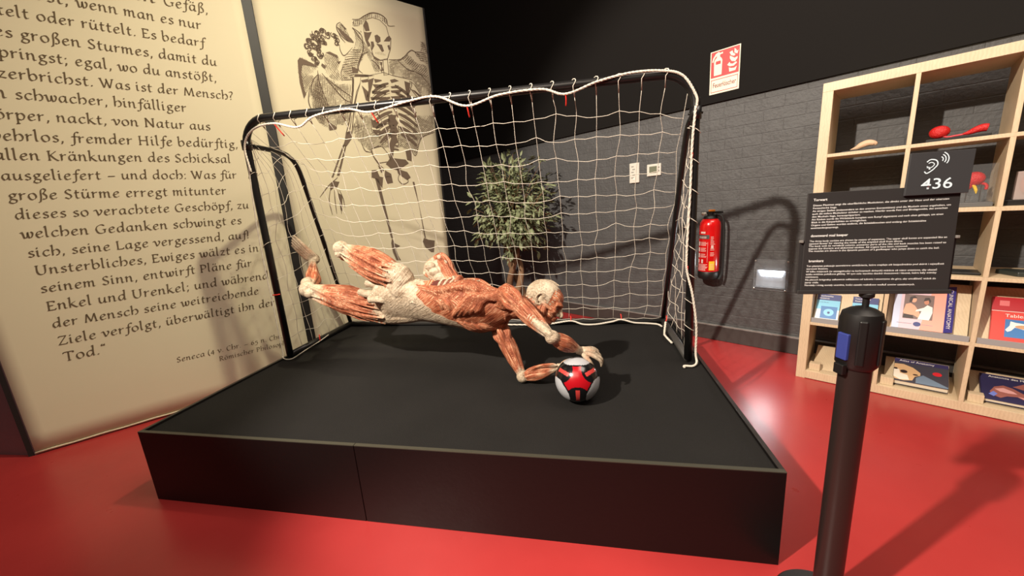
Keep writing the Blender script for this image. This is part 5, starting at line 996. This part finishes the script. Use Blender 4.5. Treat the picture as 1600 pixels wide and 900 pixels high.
Pv = np.array(J['pelv']); Un, Ln, Fnn = np.array(U), np.array(Lt), np.array(Fn)
for i, s in enumerate(src):
    ix = np.where(own_of == i)[0]
    if not len(ix): continue
    Q = co_[ix]; A = np.array([list(p) for p in s.axis]); cum = np.concatenate([[0], np.cumsum(np.linalg.norm(np.diff(A, axis=0), axis=1))])
    d = ((Q[:, None, :]-A[None])**2).sum(2).argmin(1); T = np.gradient(A, axis=0) if len(A) > 1 else np.array([[1., 0, 0]]); T /= np.linalg.norm(T, axis=1)[:, None]+1e-9
    t = T[d]; rel = Q-A[d]; al = (rel*t).sum(1); ref = np.array([.3, -.5, .81]); x = ref-(t@ref)[:, None]*t; x /= np.linalg.norm(x, axis=1)[:, None]+1e-9; y = np.cross(t, x)
    px, py = (rel*x).sum(1), (rel*y).sum(1); r = np.hypot(px, py); an = np.arctan2(py, px)
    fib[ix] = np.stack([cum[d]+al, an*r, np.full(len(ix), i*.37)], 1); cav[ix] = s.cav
    if s.mus is not None: mus[ix] = np.array(s.mus)[d]
    else:    # trunk: fascia on the lower belly and hip, muscle above and headwards
        tt = (Q-Pv)@Un/TL; ll = (Q-Pv)@Ln; ff = (Q-Pv)@Fnn
        edge = np.interp(ll, [-.16, -.10, -.05, 0, .05, .10, .16], [.56, .52, .47, .38, .29, .23, .23])
        w_ = .012*np.sin(ll*70)+.010*np.sin(ll*173+ff*90)
        mus[ix] = np.clip((tt-edge+w_)/.02+.5, 0, 1); an2 = .62
        a_, b_ = tt*TL, ll*1.0
        fib[ix] = np.stack([a_*math.cos(an2)+b_*math.sin(an2), -a_*math.sin(an2)+b_*math.cos(an2), ff*.5], 1)
for nm, arr in (('mus', mus), ('cav', cav)):
    at = bm_.attributes.new(nm, 'FLOAT', 'POINT'); at.data.foreach_set('value', arr.astype(np.float32))
at = bm_.attributes.new('fib', 'FLOAT_VECTOR', 'POINT'); at.data.foreach_set('vector', fib.astype(np.float32).ravel())

def flesh_mat():
    m = bpy.data.materials.new('plastinated_tissue'); m.use_nodes = True; nt = m.node_tree; b = nt.nodes['Principled BSDF']; N = nt.nodes.new; Lk = nt.links.new
    b.inputs['Roughness'].default_value = .55; b.inputs['Specular IOR Level'].default_value = .35
    def attr(n): a = N('ShaderNodeAttribute'); a.attribute_name = n; return a
    af, am, ac = attr('fib'), attr('mus'), attr('cav')
    tc = N('ShaderNodeTexCoord'); n2 = N('ShaderNodeTexNoise'); n2.inputs['Scale'].default_value = 16; n2.inputs['Detail'].default_value = 5; Lk(tc.outputs['Object'], n2.inputs['Vector'])
    mp = N('ShaderNodeMapping'); mp.inputs['Scale'].default_value = (14, 210, 9); Lk(af.outputs['Vector'], mp.inputs[0])
    n1 = N('ShaderNodeTexNoise'); n1.inputs['Scale'].default_value = 1; n1.inputs['Detail'].default_value = 4; n1.inputs['Roughness'].default_value = .65; Lk(mp.outputs[0], n1.inputs['Vector'])
    n3 = N('ShaderNodeTexNoise'); n3.inputs['Scale'].default_value = 90; n3.inputs['Detail'].default_value = 6; Lk(tc.outputs['Object'], n3.inputs['Vector'])
    r1 = N('ShaderNodeValToRGB'); e = r1.color_ramp.elements; e[0].position = .30; e[0].color = lin((96, 40, 26))+(1,); e[1].position = .66; e[1].color = lin((222, 172, 136))+(1,)
    k = e.new(.50); k.color = lin((168, 92, 60))+(1,); pz = N('ShaderNodeMath'); pz.operation = 'MULTIPLY_ADD'; pz.inputs[1].default_value = .42; pz.inputs[2].default_value = -.21; Lk(n2.outputs['Fac'], pz.inputs[0]); pq = N('ShaderNodeMath'); pq.operation = 'ADD'; Lk(n1.outputs['Fac'], pq.inputs[0]); Lk(pz.outputs[0], pq.inputs[1]); Lk(pq.outputs[0], r1.inputs[0])
    r2 = N('ShaderNodeValToRGB'); e = r2.color_ramp.elements; e[0].position = .32; e[0].color = lin((140, 118, 94))+(1,); e[1].position = .62; e[1].color = lin((204, 188, 164))+(1,)
    ad = N('ShaderNodeMath'); ad.operation = 'MULTIPLY_ADD'; ad.inputs[1].default_value = .5; hf_ = N('ShaderNodeMath'); hf_.operation = 'MULTIPLY'; hf_.inputs[1].default_value = .5
    Lk(n3.outputs['Fac'], hf_.inputs[0]); Lk(n2.outputs['Fac'], ad.inputs[0]); Lk(hf_.outputs[0], ad.inputs[2]); Lk(ad.outputs[0], r2.inputs[0])
    mp4 = N('ShaderNodeMapping'); mp4.inputs['Scale'].default_value = (16, 85, 5); Lk(af.outputs['Vector'], mp4.inputs[0])
    n4 = N('ShaderNodeTexNoise'); n4.inputs['Scale'].default_value = 1; n4.inputs['Detail'].default_value = 5; n4.inputs['Distortion'].default_value = .8; Lk(mp4.outputs[0], n4.inputs['Vector'])
    # ragged edge between fascia and muscle
    j = N('ShaderNodeMath'); j.operation = 'MULTIPLY_ADD'; j.inputs[1].default_value = .9; j.inputs[2].default_value = -.45; Lk(n1.outputs['Fac'], j.inputs[0])
    s_ = N('ShaderNodeMath'); s_.operation = 'ADD'; Lk(am.outputs['Fac'], s_.inputs[0]); Lk(j.outputs[0], s_.inputs[1])
    mr = N('ShaderNodeMapRange'); mr.inputs['From Min'].default_value = .22; mr.inputs['From Max'].default_value = .62; Lk(s_.outputs[0], mr.inputs['Value'])
    mx = N('ShaderNodeMix'); mx.data_type = 'RGBA'; Lk(mr.outputs[0], mx.inputs[0]); Lk(r2.outputs[0], mx.inputs[6]); Lk(r1.outputs[0], mx.inputs[7])
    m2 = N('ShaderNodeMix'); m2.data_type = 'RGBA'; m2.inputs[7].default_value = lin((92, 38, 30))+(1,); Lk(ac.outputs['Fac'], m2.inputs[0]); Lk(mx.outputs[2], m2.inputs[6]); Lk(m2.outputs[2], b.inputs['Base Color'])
    h1 = N('ShaderNodeMath'); h1.operation = 'MULTIPLY'; Lk(n1.outputs['Fac'], h1.inputs[0]); h0 = N('ShaderNodeMath'); h0.operation = 'MULTIPLY_ADD'; h0.inputs[1].default_value = .5; h0.inputs[2].default_value = .5; Lk(mr.outputs[0], h0.inputs[0]); Lk(h0.outputs[0], h1.inputs[1])
    h2 = N('ShaderNodeMath'); h2.operation = 'MULTIPLY_ADD'; h2.inputs[1].default_value = .45; Lk(n3.outputs['Fac'], h2.inputs[0]); Lk(h1.outputs[0], h2.inputs[2])
    w1 = N('ShaderNodeMath'); w1.operation = 'SUBTRACT'; w1.inputs[0].default_value = 1.0; Lk(mr.outputs[0], w1.inputs[1]); w2_ = N('ShaderNodeMath'); w2_.operation = 'MULTIPLY'; Lk(w1.outputs[0], w2_.inputs[0]); Lk(n4.outputs['Fac'], w2_.inputs[1])
    h3 = N('ShaderNodeMath'); h3.operation = 'MULTIPLY_ADD'; h3.inputs[1].default_value = 1.2; Lk(w2_.outputs[0], h3.inputs[0]); Lk(h2.outputs[0], h3.inputs[2]); h2 = h3
    bp2 = N('ShaderNodeBump'); bp2.inputs['Strength'].default_value = .9; bp2.inputs['Distance'].default_value = .006; Lk(h2.outputs[0], bp2.inputs['Height']); Lk(bp2.outputs[0], b.inputs['Normal'])
    return m
hg = thing('human_specimen', 'plastinated human body without skin, diving sideways with both hands on the ball', 'human specimen', V((-.375, 1.925, ZC)))
for v_, c in zip(bm_.vertices, co_): v_.co = (c[0]+.375, c[1]-1.925, c[2]-ZC)
bm_.materials.clear(); bm_.materials.append(flesh_mat()); bm_.polygons.foreach_set('use_smooth', [True]*len(bm_.polygons)); bm_.update(); bm_.name = 'body'
bo = bpy.data.objects.new('body', bm_); COL.objects.link(bo); bo.parent = hg
for s in (1, -1):
    MB().ell(hp_(.076, s*.030, -.008), (.0115,)*3, HM, 16, 10).build('eye', mat('eye_dark', (70, 44, 34), .3), hg, smooth=True)
